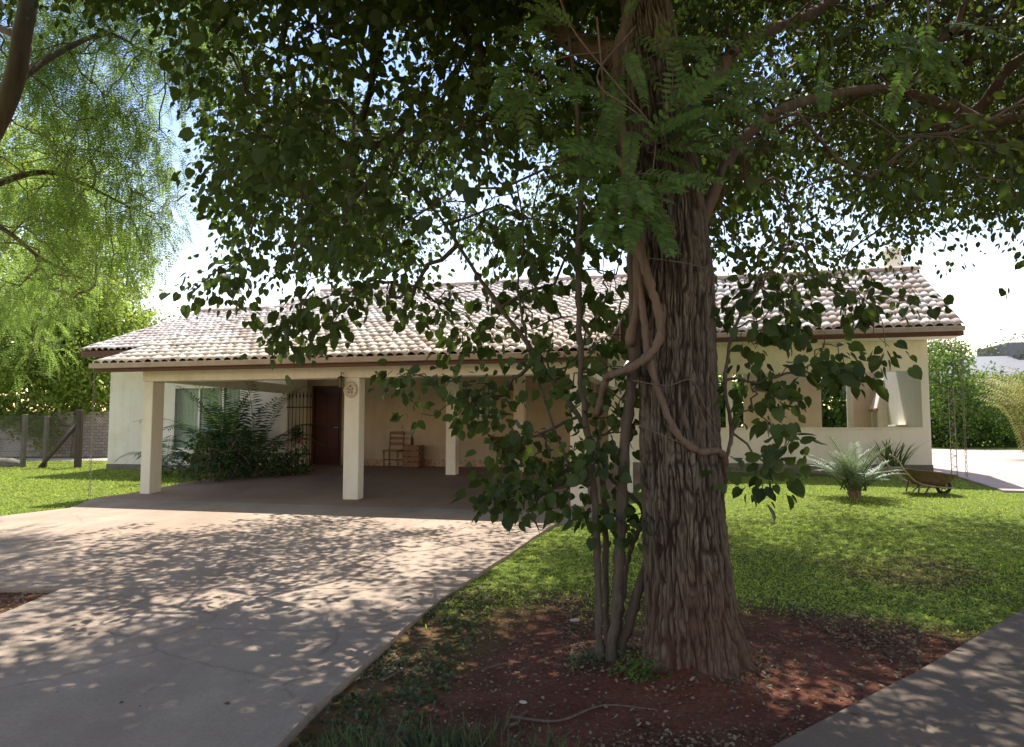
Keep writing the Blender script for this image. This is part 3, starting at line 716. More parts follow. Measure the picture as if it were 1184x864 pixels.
# limbs of the big tree
limb_paths = [
    [TCs[-76], at(650, 40, 5.4), at(560, -60, 6.3), at(430, -120, 7.6), at(330, -60, 9.0)],
    [TCs[-112], at(850, 60, 5.3), at(930, 20, 6.2), at(1020, -20, 7.4), at(1130, 20, 8.8)],
    [TCs[-58], at(800, -60, 5.6), at(840, -160, 7.2), at(860, -130, 9.4)],
    [TCs[-158], at(860, 160, 5.0), at(960, 110, 5.6), at(1060, 110, 6.4), at(1170, 170, 7.3)],
    [TCs[-22], at(700, -330, 4.4), at(720, -600, 4.0), (2.6, 2.2, 6.6)],
    [TCs[-40], at(620, -260, 5.4), at(560, -330, 6.5), (-2.5, 7.5, 7.5)],
]
lm_roots = []
for k, pth in enumerate(limb_paths):
    cp = catmull(pth, 8); r0 = (.095, .06, .08, .042, .08, .08)[k]
    mb = MB(); mb.tube(cp, list(np.linspace(r0, .03, len(cp))), 10); lb = mb.build('limb', M['bark'], big)
    lb.data.transform(Matrix.Translation(-Vector(big.location)))
    lm_roots += cp[3:]
fnA = crown_fn(3.2, 7.0, 9.0, 7.5, 9.2)
CA = sample(3000, [-4.5, .5, 2.2], [12, 14, 9.2], lambda P: fnA(P) * sstep(-1.5, 2.0, P[:, 0] + vnoise(P[:, 1], P[:, 2], 5) * 2 - 1), 51)
def upper(P, cx):
    px, py = proj(P); return ((py < -20) | (P[:, 1] < 1)) * sstep(8.5, 6.5, np.hypot((P[:, 0] - cx), (P[:, 1] - 7.2) * .95)) * (.16 + .84 * sstep(.36, .55, vnoise(P[:, 0] * .6, P[:, 1] * .6, 45))) * 1.0
CA = np.concatenate([CA, sample(1700, [-3, 1.5, 4.6], [11, 14.5, 8.8], lambda P: upper(P, 3.6), 53)])
CA = np.concatenate([CA, sample(1700, [.5, 8.8, 4.4], [9.5, 13.8, 8.6], lambda P: (proj(P)[1] < 235) * leafy(P) * sstep(.25, .5, vnoise(P[:, 0] * .8, P[:, 1] * .8, 46)), 57)])
mb, dA = grow(lm_roots, CA, .3, .0055, .06, .42, .07, 1)
o = mb.build('branches', M['bark'], big); o.data.transform(Matrix.Translation(-Vector(big.location)))
vA, fA = sprigs(CA, dA, 30, .38, .073, OVAL_V, OVAL_F, 61, .5, .35, .62)
raw_mesh('crown', vA - np.array(big.location), fA, M['leaf_big'], big)

# pinnate sprays hanging in front of the trunk
def frond_arrays(base, d, length, npair, ll, lw, droop=.5, seed=0, fold=.15, up=(0, 0, 1), bend=.6):
    """a pinnate leaf: returns leaflet arrays and rachis points"""
    lr = np.random.default_rng(seed); d = norm(np.asarray(d, float)); p = np.asarray(base, float).copy(); pts = [p.copy()]; dirs = []
    ns = 14
    for i in range(ns):
        dirs.append(d.copy()); p = p + d * length / ns; pts.append(p.copy()); d = norm(d + np.array([0, 0, -1.]) * droop * bend / ns * (1 + i / ns))
    pts = np.array(pts); C, A, N, S = [], [], [], []
    for i in range(npair):
        f_ = .12 + .86 * i / (npair - 1); x = f_ * ns; k = min(int(x), ns - 1); pos = pts[k] + (pts[k + 1] - pts[k]) * (x - k); t = dirs[k]
        side = norm(np.cross(t, np.array(up, float)) + 1e-6); nn = norm(np.cross(side, t))
        sc_ = (.55 + .45 * math.sin(math.pi * min(1, .25 + f_ * .72)))
        for sg in (-1, 1):
            a = norm(side * sg * 1.0 + t * (.25 + .6 * f_) + nn * fold * 1 + np.array([0, 0, -.25 * droop]) + lr.normal(0, .06, 3))
            C.append(pos); A.append(a); N.append(norm(nn + side * sg * -fold + lr.normal(0, .12, 3))); S.append((ll * sc_ * (1 + lr.normal(0, .06)), lw * sc_))
    return (np.array(C), np.array(A), np.array(N), np.array(S)), pts
def fronds(specs, tv, tf, name, m, parent, rach_m, rr=.0025):
    Cs, As, Ns, Ss = [], [], [], []; mb = MB()
    for (base, d, kw) in specs:
        (C, A, N, S), pts = frond_arrays(base, d, **kw); Cs.append(C); As.append(A); Ns.append(N); Ss.append(S)
        mb.tube(pts, list(np.linspace(rr, rr * .4, len(pts))), 4, False)
    loc = np.array(parent.location)
    v_, f_ = leaf_arrays(np.concatenate(Cs), np.concatenate(As), np.concatenate(Ns), np.concatenate(Ss), tv, tf)
    return leafy_mesh(name, v_ - loc, f_, m, mb, rach_m, parent, loc)
lr = np.random.default_rng(77); specs = []
def spray(px, py, D, n, L0, spread_dir, ll=.062, lw=.024):
    n = int(n * 1.6)
    for i in range(n):
        d = np.array(spread_dir) + lr.normal(0, .45, 3)
        specs.append((at(px + lr.normal(0, 14), py + lr.normal(0, 12), D + lr.normal(0, .1)), d, dict(length=L0 * (.75 + lr.random() * .5), npair=int(11 + lr.random() * 4), ll=ll, lw=lw, droop=.7, seed=int(lr.integers(1e6)), fold=.1, up=(lr.normal(0, .25), -.9, .55))))
spray(760, 165, 4.15, 7, .40, (.7, -.3, .1)); spray(740, 225, 4.1, 7, .36, (.6, -.4, -.2)); spray(745, 250, 4.05, 5, .30, (-.2, -.4, -.5)); spray(790, 130, 4.1, 6, .42, (.9, -.1, .2))
spray(700, 180, 4.2, 5, .36, (-.8, -.3, 0)); spray(620, 90, 4.3, 5, .38, (-.6, -.3, -.4)); spray(680, 95, 4.3, 4, .34, (-.5, -.3, .1)); spray(640, 30, 4.4, 5, .34, (-.6, -.2, .2)); spray(600, 250, 5.0, 3, .34, (.2, -.2, -.9))
spray(730, 60, 4.25, 5, .38, (.3, -.4, -.6)); spray(770, 60, 4.25, 5, .38, (.6, -.3, -.3)); spray(715, 130, 4.2, 4, .34, (-.2, -.4, -.6)); spray(850, 110, 4.3, 5, .40, (.9, -.2, 0)); spray(1070, 40, 4.2, 4, .32, (.1, -.3, -.7)); spray(1060, 60, 4.2, 4, .32, (-.6, -.2, -.3)); spray(950, 75, 4.4, 3, .3, (-.7, -.2, -.1)); spray(710, 205, 4.15, 4, .34, (-.5, -.3, -.4))
fronds(specs, OVAL_V, OVAL_F, 'pinnate_sprays', M['leaf_frond'], big, M['bark_vine'])
tw = MB()
for pth in ([(735, 30, 4.45), (690, 90, 4.3), (735, 130, 4.2), (770, 160, 4.1)], [(640, -30, 4.5), (660, 30, 4.35), (715, 100, 4.25), (755, 150, 4.15), (755, 200, 4.1)], [(690, 20, 4.4), (698, 120, 4.35), (688, 165, 4.3)],
            [(760, 120, 4.4), (820, 115, 4.2), (900, 105, 4.3)], [(1072, -20, 4.4), (1075, 40, 4.25), (1085, 90, 4.2)], [(700, 60, 4.5), (640, 70, 4.35), (590, 110, 4.3)]):
    cp = catmull([at(*q) for q in pth], 6); tw = MB(); tw.tube(cp, list(np.linspace(.007, .003, len(cp))), 5); o = tw.build('twig', M['bark_vine'], big); o.data.transform(Matrix.Translation(-Vector(big.location)))

# ------------------------------------------------------------------ slender round-leaved tree with several stems
ms = thing('multi_stem_tree', 'slender tree of several thin stems with round dark leaves, rooted left of the thick trunk', 'tree', tuple(np.append(hit(708, 752)[:2], 0)))
ml = np.array(ms.location)
stem_paths = [
    ([(693, 757, 4.75), (692, 700, 4.75), (690, 610, 4.75), (682, 520, 4.76), (672, 430, 4.8), (668, 300, 4.85), (672, 200, 4.9), (660, 60, 5.0), (640, -60, 5.2)], .026, .012),
    ([(706, 762, 4.7), (714, 690, 4.7), (718, 600, 4.68), (724, 500, 4.62), (733, 420, 4.55), (732, 300, 4.45), (726, 200, 4.45), (712, 90, 4.45), (735, -20, 4.5), (760, -120, 4.6)], .034, .034),
    ([(716, 760, 4.75), (733, 700, 4.74), (748, 650, 4.74), (757, 600, 4.95), (768, 520, 5.1)], .034, .02),
    ([(703, 757, 4.85), (700, 690, 4.9), (700, 600, 4.95), (688, 520, 5.0), (640, 440, 5.3), (560, 330, 5.8), (500, 240, 6.4), (430, 170, 7.2)], .022, .012),
    ([(713, 755, 4.8), (720, 690, 4.82), (728, 640, 4.82), (742, 590, 4.82), (700, 545, 4.85), (690, 500, 4.85)], .018, .010),
    ([(690, 560, 5.0), (650, 520, 5.1), (600, 350, 5.2), (604, 250, 5.4), (560, 60, 6.0)], .010, .006),
]
ms_roots = []
for pth, r0, r1 in stem_paths:
    cp = catmull([at(*q) for q in pth], 8)
    if pth[0][1] > 700: cp[0][2] = -.08
    mb = MB(); lrs = np.random.default_rng(int(r0 * 1e4)); mb.tube([c + lrs.normal(0, .0035, 3) for c in cp], [r * (1 + .10 * lrs.normal() + (.35 if i < 2 and pth[0][1] > 700 else 0)) for i, r in enumerate(np.linspace(r0, r1, len(cp)))], 10); st = mb.build('stem', M['bark_young'], ms); st.data.transform(Matrix.Translation(-Vector(ml)))
    ms_roots += cp[len(cp) // 2:]
fnB = crown_fn(-1.0, 8.5, 6.6, 6.5, 8.2)
CB = sample(1400, [-7.5, 2.5, 2.0], [4, 15, 8.2], lambda P: fnB(P) * sstep(3.0, -.6, P[:, 0] + vnoise(P[:, 1], P[:, 2], 5) * 2 - 1), 52)
CB = np.concatenate([CB, sample(3000, [-7.5, 1.5, 4.6], [1.5, 11.5, 8.5], lambda P: upper(P, -1.6), 54)])
# low leafy branches beside the stems and fringes over the roof line
def blob(px, py, D, rx, ry, rd, n, seed):
    l = np.random.default_rng(seed); q = l.normal(0, .5, (n, 3)); return np.array([at(px + a * rx, py + b_ * ry, D + c_ * rd) for a, b_, c_ in q])
low = np.concatenate([blob(610, 500, 5.2, 55, 60, .5, 12, 1), blob(560, 455, 5.4, 60, 26, .4, 11, 2), blob(640, 420, 5.3, 50, 40, .5, 9, 3), blob(690, 510, 4.9, 30, 60, .4, 8, 4), blob(590, 565, 5.0, 28, 16, .3, 9, 5), blob(700, 570, 4.9, 40, 40, .3, 8, 6), blob(470, 435, 5.8, 26, 7, .2, 5, 7), blob(710, 480, 4.75, 20, 50, .2, 7, 8), blob(650, 545, 5.0, 40, 25, .3, 10, 9)])
fringe = np.concatenate([blob(375, 365, 7.0, 50, 26, .8, 10, 11), blob(330, 385, 7.2, 12, 14, .4, 5, 12), blob(500, 335, 7.0, 80, 22, .8, 9, 13), blob(600, 345, 6.4, 80, 26, .8, 9, 14), blob(400, 335, 7.0, 60, 25, 1, 12, 15), blob(260, 310, 7.5, 40, 40, .8, 16, 16), blob(690, 330, 6.0, 40, 40, .6, 10, 17), blob(700, 390, 5.6, 30, 20, .4, 5, 18), blob(540, 380, 6.6, 30, 14, .4, 4, 19)])
CBa = np.concatenate([CB, low, fringe])
lowroots = [at(688, 520, 5.0), at(684, 560, 4.8), at(672, 430, 4.8), at(690, 610, 4.75), at(718, 600, 4.68), at(728, 470, 4.6), at(640, 440, 5.3)]
mb, dB = grow(ms_roots + lowroots, CBa, .28, .004, .035, .42, .07, 2)
o = mb.build('branches', M['bark_young'], ms); o.data.transform(Matrix.Translation(-Vector(ml)))
nb = len(CB)
ha = np.arange(nb) % 10 < 6
parts = [sprigs(CB[ha], dB[:nb][ha], 27, .36, .076, ROUND_V, ROUND_F, 62, .6, .3, .95), sprigs(CB[~ha], dB[:nb][~ha], 34, .38, .062, [(x, y, z + .12 * math.sin(3 * x)) for x, y, z in ROUND_V], ROUND_F, 65, .7, .15, .8), sprigs(low, dB[nb:nb + len(low)], 13, .18, .062, ROUND_V, ROUND_F, 63, .5, .35, .95), sprigs(fringe, dB[nb + len(low):], 11, .24, .082, ROUND_V, ROUND_F, 64, .6, .3, .95)]
vB, fB = cat_arr(parts)
raw_mesh('crown', vB - ml, fB, M['leaf_round'], ms)

# ------------------------------------------------------------------ climbing vine on the trunk, its sprays to the right
vine = thing('climbing_vine', 'woody vine looping around the thick trunk with heart-shaped leaves hanging on its right', 'vine', (.9, 4.3, 0))
vl = np.array(vine.location)
vp = [
    ([(712, 100, 4.4), (724, 200, 4.38), (738, 280, 4.35), (752, 330, 4.33), (764, 375, 4.33), (756, 405, 4.33), (735, 422, 4.34), (712, 432, 4.42), (700, 440, 4.55), (690, 480, 4.7)], .030, .022),
    ([(738, 300, 4.42), (742, 350, 4.38), (752, 420, 4.36), (768, 470, 4.36), (786, 505, 4.35), (810, 522, 4.36), (832, 522, 4.42), (839, 540, 4.5), (836, 570, 4.62)], .021, .021),
    ([(728, 400, 4.5), (738, 330, 4.42), (732, 230, 4.4), (715, 130, 4.45), (722, 40, 4.5), (745, -60, 4.6)], .028, .034),
    ([(836, 545, 4.55), (846, 500, 4.6), (838, 440, 4.7), (850, 380, 4.7), (880, 330, 4.8), (920, 280, 5.0)], .014, .008),
]
for pth, r0, r1 in vp:
    cp = catmull([at(*q) for q in pth], 8); mb = MB(); lrs = np.random.default_rng(int(r0 * 1e4)); mb.tube([c + lrs.normal(0, .0022, 3) for c in cp], [r * (1 + .10 * math.sin(i * .9) + .10 * lrs.normal()) for i, r in enumerate(np.linspace(r0, r1, len(cp)))], 10)
    s_ = mb.build('vine_stem', M['bark_vine'], vine); s_.data.transform(Matrix.Translation(-Vector(vl)))
mb = MB()
for pth in ([(732, 440, 4.34), (770, 446, 4.33), (800, 440, 4.34), (815, 470, 4.35), (828, 490, 4.38)], [(735, 490, 4.33), (770, 505, 4.33), (792, 514, 4.34)], [(798, 442, 4.35), (812, 480, 4.35), (832, 520, 4.4)], [(745, 298, 4.34), (790, 304, 4.35), (822, 312, 4.4)]):
    cp = catmull([at(*q) for q in pth], 8); mb = MB(); mb.tube(cp, .0035, 5); s_ = mb.build('tendril', M['bark_vine'], vine); s_.data.transform(Matrix.Translation(-Vector(vl)))
vc = np.concatenate([blob(885, 425, 4.5, 30, 40, .3, 5, 21), blob(900, 480, 4.4, 20, 45, .25, 6, 22), blob(880, 538, 4.4, 30, 12, .2, 5, 23), blob(870, 345, 4.7, 40, 40, .4, 9, 24), blob(960, 428, 4.4, 30, 12, .2, 5, 25), blob(855, 440, 4.6, 20, 50, .3, 5, 26), blob(960, 395, 4.5, 14, 16, .2, 4, 27),
                     blob(930, 335, 4.8, 50, 28, .5, 7, 28), blob(1000, 345, 5.2, 30, 14, .4, 4, 29), blob(1050, 340, 5.4, 20, 10, .4, 3, 30), blob(1030, 400, 5.0, 12, 4, .1, 2, 31), blob(905, 375, 4.6, 30, 20, .3, 5, 33)])
vroots = [at(846, 500, 4.6), at(838, 440, 4.7), at(850, 380, 4.7), at(880, 330, 4.8), at(920, 280, 5.0), at(836, 570, 4.62)]
mb, dV = grow(vroots, vc, .3, .003, .012, .4, .1, 3)
o = mb.build('shoots', M['bark_vine'], vine); o.data.transform(Matrix.Translation(-Vector(vl)))
vv, fv = sprigs(vc, dV, 9, .15, .068, ROUND_V, ROUND_F, 66, .6, .25, .95)
raw_mesh('foliage', vv - vl, fv, M['leaf_round'], vine)

# ------------------------------------------------------------------ feathery tree at the left edge
ft = thing('feathery_tree', 'feathery light green tree leaning in at the left edge, near trunk at upper left', 'tree', (-6.9, 7.6, .05))
fl0 = np.array(ft.location)
tp = catmull([(-7.6, 8.2, -.1), (-7.3, 8.1, 1.2), (-6.6, 8.0, 2.8), at(2, 130, 8.2), at(30, 20, 8.2), at(55, -80, 8.3), (-4.2, 8.6, 7.2)], 8)
mb = MB(); mb.tube(tp, list(np.linspace(.15, .07, len(tp))), 12); t_ = mb.build('trunk', M['bark_pale'], ft); t_.data.transform(Matrix.Translation(-Vector(fl0)))
FL = [[tp[26], at(70, 60, 9), at(130, 40, 10), at(190, 80, 10.5)], [tp[20], at(40, 200, 9.5), at(90, 210, 10.5), at(150, 240, 11)], [tp[34], at(120, -60, 9.5), at(220, -80, 10.5), at(280, -20, 11)], [tp[16], at(-20, 260, 9.5), at(50, 300, 11), at(110, 330, 12)], [tp[30], at(-50, 0, 10), at(-90, -90, 12)]]
fr_ = []
for pth in FL:
    cp = catmull(pth, 7); mb = MB(); mb.tube(cp, list(np.linspace(.05, .012, len(cp))), 7); l_ = mb.build('limb', M['bark_pale'], ft); l_.data.transform(Matrix.Translation(-Vector(fl0))); fr_ += cp[2:]
fb = []
for (px, py, D, rx, ry, rd, n, sd_) in [(30, 50, 10, 60, 60, 1, 40, 14), (110, 20, 10.5, 60, 40, 1, 34, 15), (60, 110, 10, 70, 70, 1.5, 60, 1), (60, 220, 10.5, 70, 70, 1.5, 70, 2), (130, 150, 10.5, 50, 70, 1.2, 50, 3), (170, 200, 11, 40, 70, 1, 34, 4), (150, 290, 11.5, 30, 50, 1, 18, 5), (40, 330, 12, 60, 70, 1.5, 70, 6), (190, 60, 10.5, 60, 60, 1.2, 50, 7), (250, 40, 11, 60, 50, 1, 34, 8), (-60, 200, 11, 60, 150, 2, 60, 9), (150, -60, 11, 150, 60, 2, 70, 10), (110, 240, 11.5, 40, 50, 1, 26, 12), (178, 265, 11.3, 24, 34, .6, 12, 13)]:
    fb.append(blob(px, py, D, rx, ry, rd, int(n * 1.45), 200 + sd_))
fb = np.concatenate(fb)
mb, dF = grow(fr_, fb, .3, .004, .03, .42, .06, 4)
o = mb.build('branches', M['bark_pale'], ft); o.data.transform(Matrix.Translation(-Vector(fl0)))
lr = np.random.default_rng(5); C_, A_, N_, S_ = [], [], [], []
for c_, d_ in zip(fb, dF):
    for j in range(8):
        dd = norm(d_ * .5 + lr.normal(0, .6, 3) + np.array([0, 0, -.35])); (C, A, N, S), pts = frond_arrays(c_ + lr.normal(0, .1, 3), dd, .42 * (.7 + .6 * lr.random()), 11, .06, .017, .9, int(lr.integers(1e6)), .1)
        C_.append(C); A_.append(A); N_.append(N); S_.append(S)
vF, fF = leaf_arrays(np.concatenate(C_), np.concatenate(A_), np.concatenate(N_), np.concatenate(S_), QUAD_V, QUAD_F)
raw_mesh('crown', vF - fl0, fF, M['leaf_feather'], ft)

# ------------------------------------------------------------------ trees, hedge and shrubs further back
def bushy(name, label, cat, base, blobs, m, leaf, per, n, seed, trunk_r=.16, asp=.6, group=None, flat=.3, bark_='bark_pale', spread=.45, stem=True):
    """blobs: (dx, dy, z, rx, ry, rz) crown lobes relative to base"""
    o = thing(name, label, cat, base, 0, group); lr = np.random.default_rng(seed); P = []
    w = np.array([b_[3] * b_[4] + b_[3] * b_[5] for b_ in blobs]); w = w / w.sum()
    for b_, ww in zip(blobs, w):
        k = max(3, int(n * ww)); q = norm(lr.normal(0, 1, (k, 3))) * (lr.random((k, 1)) ** .33); q *= (.75 + .35 * vnoise(q[:, :1] * 3 + seed, q[:, 1:2] * 3, 7) + .2 * vnoise(q[:, 2:] * 6, q[:, :1] * 6 + seed, 9))
        P.append(q * np.array(b_[3:]) + np.array(b_[:3]))
    P = np.concatenate(P); P = P[P[:, 2] > .05]
    zc = np.mean([b_[2] for b_ in blobs]); zt = max(b_[2] + b_[5] * .4 for b_ in blobs)
    if stem:
        tpts = catmull([(0, 0, -.2), (.05, .05, zc * .35), (-.05, .1, zc * .8), (.1, 0, zt)], 5)
        mb = MB(); mb.tube(tpts, list(np.linspace(trunk_r, trunk_r * .3, len(tpts))), 8); mb.build('trunk', M[bark_], o)
        sub = P[:: max(1, len(P) // 160)]
        mb, _ = grow(tpts[4:], sub, .3, .012, trunk_r * .5, .4, .07, seed); mb.build('branches', M[bark_], o)
    v_, f_ = sprigs(P, np.zeros_like(P), per, spread, leaf, QUAD_V, QUAD_F, seed + 1, .3, flat, asp)
    raw_mesh('crown' if stem else 'foliage', v_, f_, m, o)
    return o
def gp(x, y): return (x, y, float(G(x, y)))
bushy('bushy_tree', 'tall bright green bushy tree behind the wire fence at the far left', 'tree', gp(-18.5, 31), [(0, 0, 6, 3.8, 3, 3), (-1, -.6, 2.6, 3.2, 1.6, 1.9), (-4.5, -.4, 2.6, 2.6, 1.6, 2.0), (-2, 0, 12, 3.6, 3, 2.4), (-2, 0, 9, 3.5, 3, 3), (1.5, 0, 4.3, 3, 2.6, 2.3), (-3.5, 0, 4.5, 3, 2.5, 2.5), (1.0, .5, 8.2, 2.6, 2.4, 2.4)], M['leaf_bright'], .17, 18, 2900, 301, spread=.55)
bushy('bushy_tree', 'bright green bushy tree beside the house\'s left corner, over the old wall', 'tree', gp(-16.6, 29), [(0, 0, 3.7, 1.9, 2.4, 1.9), (-.4, .8, 2.2, 1.8, 1.2, 1.7), (-2.2, 0, 4.4, 2.2, 2, 2.2), (.1, .5, 5.8, 1.6, 2, 1.4)], M['leaf_bright'], .15, 18, 1400, 302, spread=.5)
bushy('far_tree', 'hazy dull green tree showing above the lower roof ridge at left', 'tree', gp(-19, 47), [(0, 0, 6, 3.4, 3, 2.6), (3.2, 0, 6.4, 2.4, 2.5, 2.1), (-3.5, 0, 5.5, 3.2, 2.5, 3)], M['leaf_far'], .2, 14, 700, 303, spread=.6)
bushy('far_tree', 'grey-green tree between the veranda corner and the grey neighbouring roof', 'tree', gp(32.5, 59), [(0, 0, 5.4, 2.4, 2.5, 2.8), (-2.2, 0, 4.6, 2, 2.5, 2.4), (1.6, 0, 6.4, 1.8, 2, 1.4)], M['leaf_far'], .2, 14, 600, 304, spread=.6)
bushy('far_tree', 'grey-green tree standing behind the grey neighbouring roof at right', 'tree', gp(38, 56), [(0, 0, 5.4, 3.4, 2.5, 2.6), (4, 0, 5, 3, 2.5, 2.6)], M['leaf_far'], .22, 14, 500, 305, spread=.6)
bushy('garden_hedge', 'tall clipped green hedge along the far side of the paved yard at right', 'hedge', gp(23.5, 33), [(-5, .6, 1.6, 2.6, 1.1, 1.7), (-2.2, .4, 1.7, 2.6, 1.1, 1.8), (.8, .2, 1.5, 2.6, 1.1, 1.5), (3.8, 0, 1.4, 2.6, 1.1, 1.4), (-5, .6, .7, 2.6, .9, .9), (-2.2, .4, .7, 2.6, .9, .9), (.8, .2, .7, 2.6, .9, .9), (3.8, 0, .7, 2.6, .9, .9)], M['leaf_hedge'], .14, 18, 2600, 306, asp=.7, stem=False, spread=.35)
bushy('garden_shrub', 'rounded light green shrub rising beside the veranda corner, in front of the hedge', 'shrub', gp(18.3, 31.5), [(0, 0, 2.2, 1.2, 1.2, 2.2), (-.5, 0, 3.5, 1.1, 1, 1.3), (1.5, 0, 1.7, 1.4, 1.1, 1.5)], M['leaf_hedge'], .14, 14, 420, 307, .06, .6)
bushy('garden_hedge', 'green hedge seen through the gap in the veranda back wall', 'hedge', (*hw(10.2, 15.5), .7), [(-1.6, 0, 1.4, 2.2, 1, 2.2), (1.2, 0, 1.6, 2.2, 1, 2.2), (-4.6, 0, 1.4, 2.2, 1, 2.1), (-7, 0, 1.4, 2.2, 1, 2.1)], M['leaf_hedge'], .2, 18, 1700, 308, asp=.7, stem=False, spread=.35)
bushy('leafy_shrub', 'leafy light green shrub sprawling over the old wall behind the diagonal fence brace', 'shrub', gp(-18.2, 28.3), [(0, 0, 1.5, 1.1, .5, .8), (-1.0, 0, 1.9, .9, .5, .6), (.7, .2, 1.0, .7, .4, .9)], M['leaf_bright'], .11, 14, 260, 310, .03, .6, spread=.25)
bushy('leafy_shrub', 'leafy green shrub before the old wall at the far left edge of the fence', 'shrub', gp(-21.0, 28.2), [(0, 0, .8, 1.0, .5, .8), (-1.6, 0, 1.1, 1.2, .5, 1.0)], M['leaf_hedge'], .11, 14, 260, 311, .03, .6, spread=.25)
# weeping bamboo-like shrub at the right edge
bp = hit(1222, 533); bs = thing('arching_shrub', 'arching yellow-green feathery shrub at the right edge of the paved yard', 'shrub', tuple(bp))
lr = np.random.default_rng(9); C_, A_, N_, S_ = [], [], [], []; mb = MB()
sc_b = bp[1] / 20.0
for i in range(260):
    az = lr.random() * 2 * math.pi; d = norm(np.array([math.cos(az) * .22, math.sin(az) * .22, 1.0 + .6 * lr.random()])); L_ = (2.1 + 1.1 * lr.random()) * sc_b
    b0 = np.array([lr.normal(0, .28), lr.normal(0, .28), 0]) * sc_b
    (C, A, N, S), pts = frond_arrays(b0, d, L_, 30, .16 * sc_b, .022 * sc_b, 1.7, int(lr.integers(1e6)), .2, bend=1.0)
    A = norm(A + np.array([0, 0, -.7])); C_.append(C); A_.append(A); N_.append(N); S_.append(S)
    if i % 4 == 0: mb.tube(pts, list(np.linspace(.012, .004, len(pts))), 4, False)
v_, f_ = leaf_arrays(np.concatenate(C_), np.concatenate(A_), np.concatenate(N_), np.concatenate(S_), QUAD_V, QUAD_F)
leafy_mesh('foliage', v_, f_, M['leaf_bamboo'], mb, M['bark_pale'], bs)

# ------------------------------------------------------------------ palms and shrubs by the window
def palm(name, label, cat, base, nf, L0, m, ll, lw, npair, seed, droop=1.2, lean=.55, stems=True, group=None, lime=0):
    o = thing(name, label, cat, tuple(base), 0, group); lr = np.random.default_rng(seed); C_, A_, N_, S_ = [], [], [], []; mb = MB(); sm = MB(); lim = []
    for i in range(nf):
        az = 2.4 * i + lr.normal(0, .3); el = lr.random() ** .8
        d = norm(np.array([math.cos(az) * lean * (.25 + el), math.sin(az) * lean * (.25 + el), 1.0 - .25 * el]))
        b0 = np.array([lr.normal(0, .09), lr.normal(0, .09), 0]) + np.array([0, 0, .02])
        L_ = L0 * (.7 + .5 * lr.random())
        (C, A, N, S), pts = frond_arrays(b0, d, L_, npair, ll, lw, droop, int(lr.integers(1e6)), .35, bend=1.0)
        keep = np.arange(len(C)) > len(C) * .16
        C, A, N, S = C[keep], norm(A[keep] + np.array([0, 0, -.18 * droop])), N[keep], S[keep]
        if i < lime: lim.append((C, A, N, S))
        else: C_.append(C); A_.append(A); N_.append(N); S_.append(S)
        mb.tube(pts, list(np.linspace(.011, .003, len(pts))), 5, False)
    v_, f_ = leaf_arrays(np.concatenate(C_), np.concatenate(A_), np.concatenate(N_), np.concatenate(S_), QUAD_V, QUAD_F); leafy_mesh('fronds', v_, f_, m, mb, M['leaf_strap'], o)
    if lim:
        v_, f_ = leaf_arrays(*[np.concatenate([q[k] for q in lim]) for k in range(4)], QUAD_V, QUAD_F); fo = raw_mesh('fronds', v_, f_, M['leaf_lime'], o); fo['label'] = 'yellow-lime fronds'  # first fronds get a lighter yellow-lime leaf colour
    return o
def hp(u, v): return HP(u, v, float(GD(*hw(u, v))))
palm('areca_palm', 'tallest dark areca palm, filling the middle of the window wall', 'palm', hp(-5.1, 3.9), 17, 2.5, M['leaf_palm'], .40, .05, 34, 401, 1.1, .5)
palm('areca_palm', 'upright areca palm nearest the wrought iron trellis, fronds arching over it', 'palm', hp(-4.5, 4.2), 11, 2.5, M['leaf_palm'], .36, .045, 34, 402, 1.2, .45)
palm('areca_palm', 'low spreading areca palm in front of the left window pane with one yellow-lime frond', 'palm', hp(-5.5, 3.6), 13, 1.7, M['leaf_palm'], .34, .045, 30, 403, 1.4, .7, lime=1)
palm('areca_palm', 'small pale palm standing outside against the wing wall left of the pier', 'palm', gp(*hw(-6.6, 3.6)), 8, 1.3, M['leaf_strap'], .30, .035, 28, 404, 1.6, .75)
bushy('leafy_shrub', 'low dense dark shrub right behind the carport\'s left pier', 'shrub', hp(-4.2, 1.9), [(0, 0, .5, .5, .5, .55), (.4, .5, .45, .45, .45, .5), (-.3, .7, .6, .4, .4, .5)], M['leaf_palm'], .09, 12, 130, 405, .02, .6, spread=.2)
bushy('leafy_shrub', 'low dark shrub at the foot of the palms in front of the window', 'shrub', hp(-3.7, 2.9), [(0, 0, .35, .7, .5, .45), (.7, .5, .3, .5, .4, .4), (-.5, .2, .5, .5, .4, .5)], M['leaf_palm'], .11, 12, 150, 406, .02, .5, spread=.22)
sp_ = hit(988, 577); palm('date_palm', 'young silvery date palm standing in the sunny lawn beside the wheelbarrow', 'palm', sp_ + np.array([0, 0, .12]), 34, .86, M['leaf_silver'], .18, .024, 28, 408, .6, .8)
dp = bpy.data.objects['date_palm']; mb = MB(); mb.lathe([(.07, -.2), (.085, -.05), (.08, .06), (.05, .12)], (0, 0, 0), 12)
for i in range(14):
    a = i * 2.4; mb.tube([(math.cos(a) * .06, math.sin(a) * .06, -.1 + i * .014), (math.cos(a) * .11, math.sin(a) * .11, -.03 + i * .014)], [.025, .01], 5)
mb.build('stem', M['bark_pale'], dp)
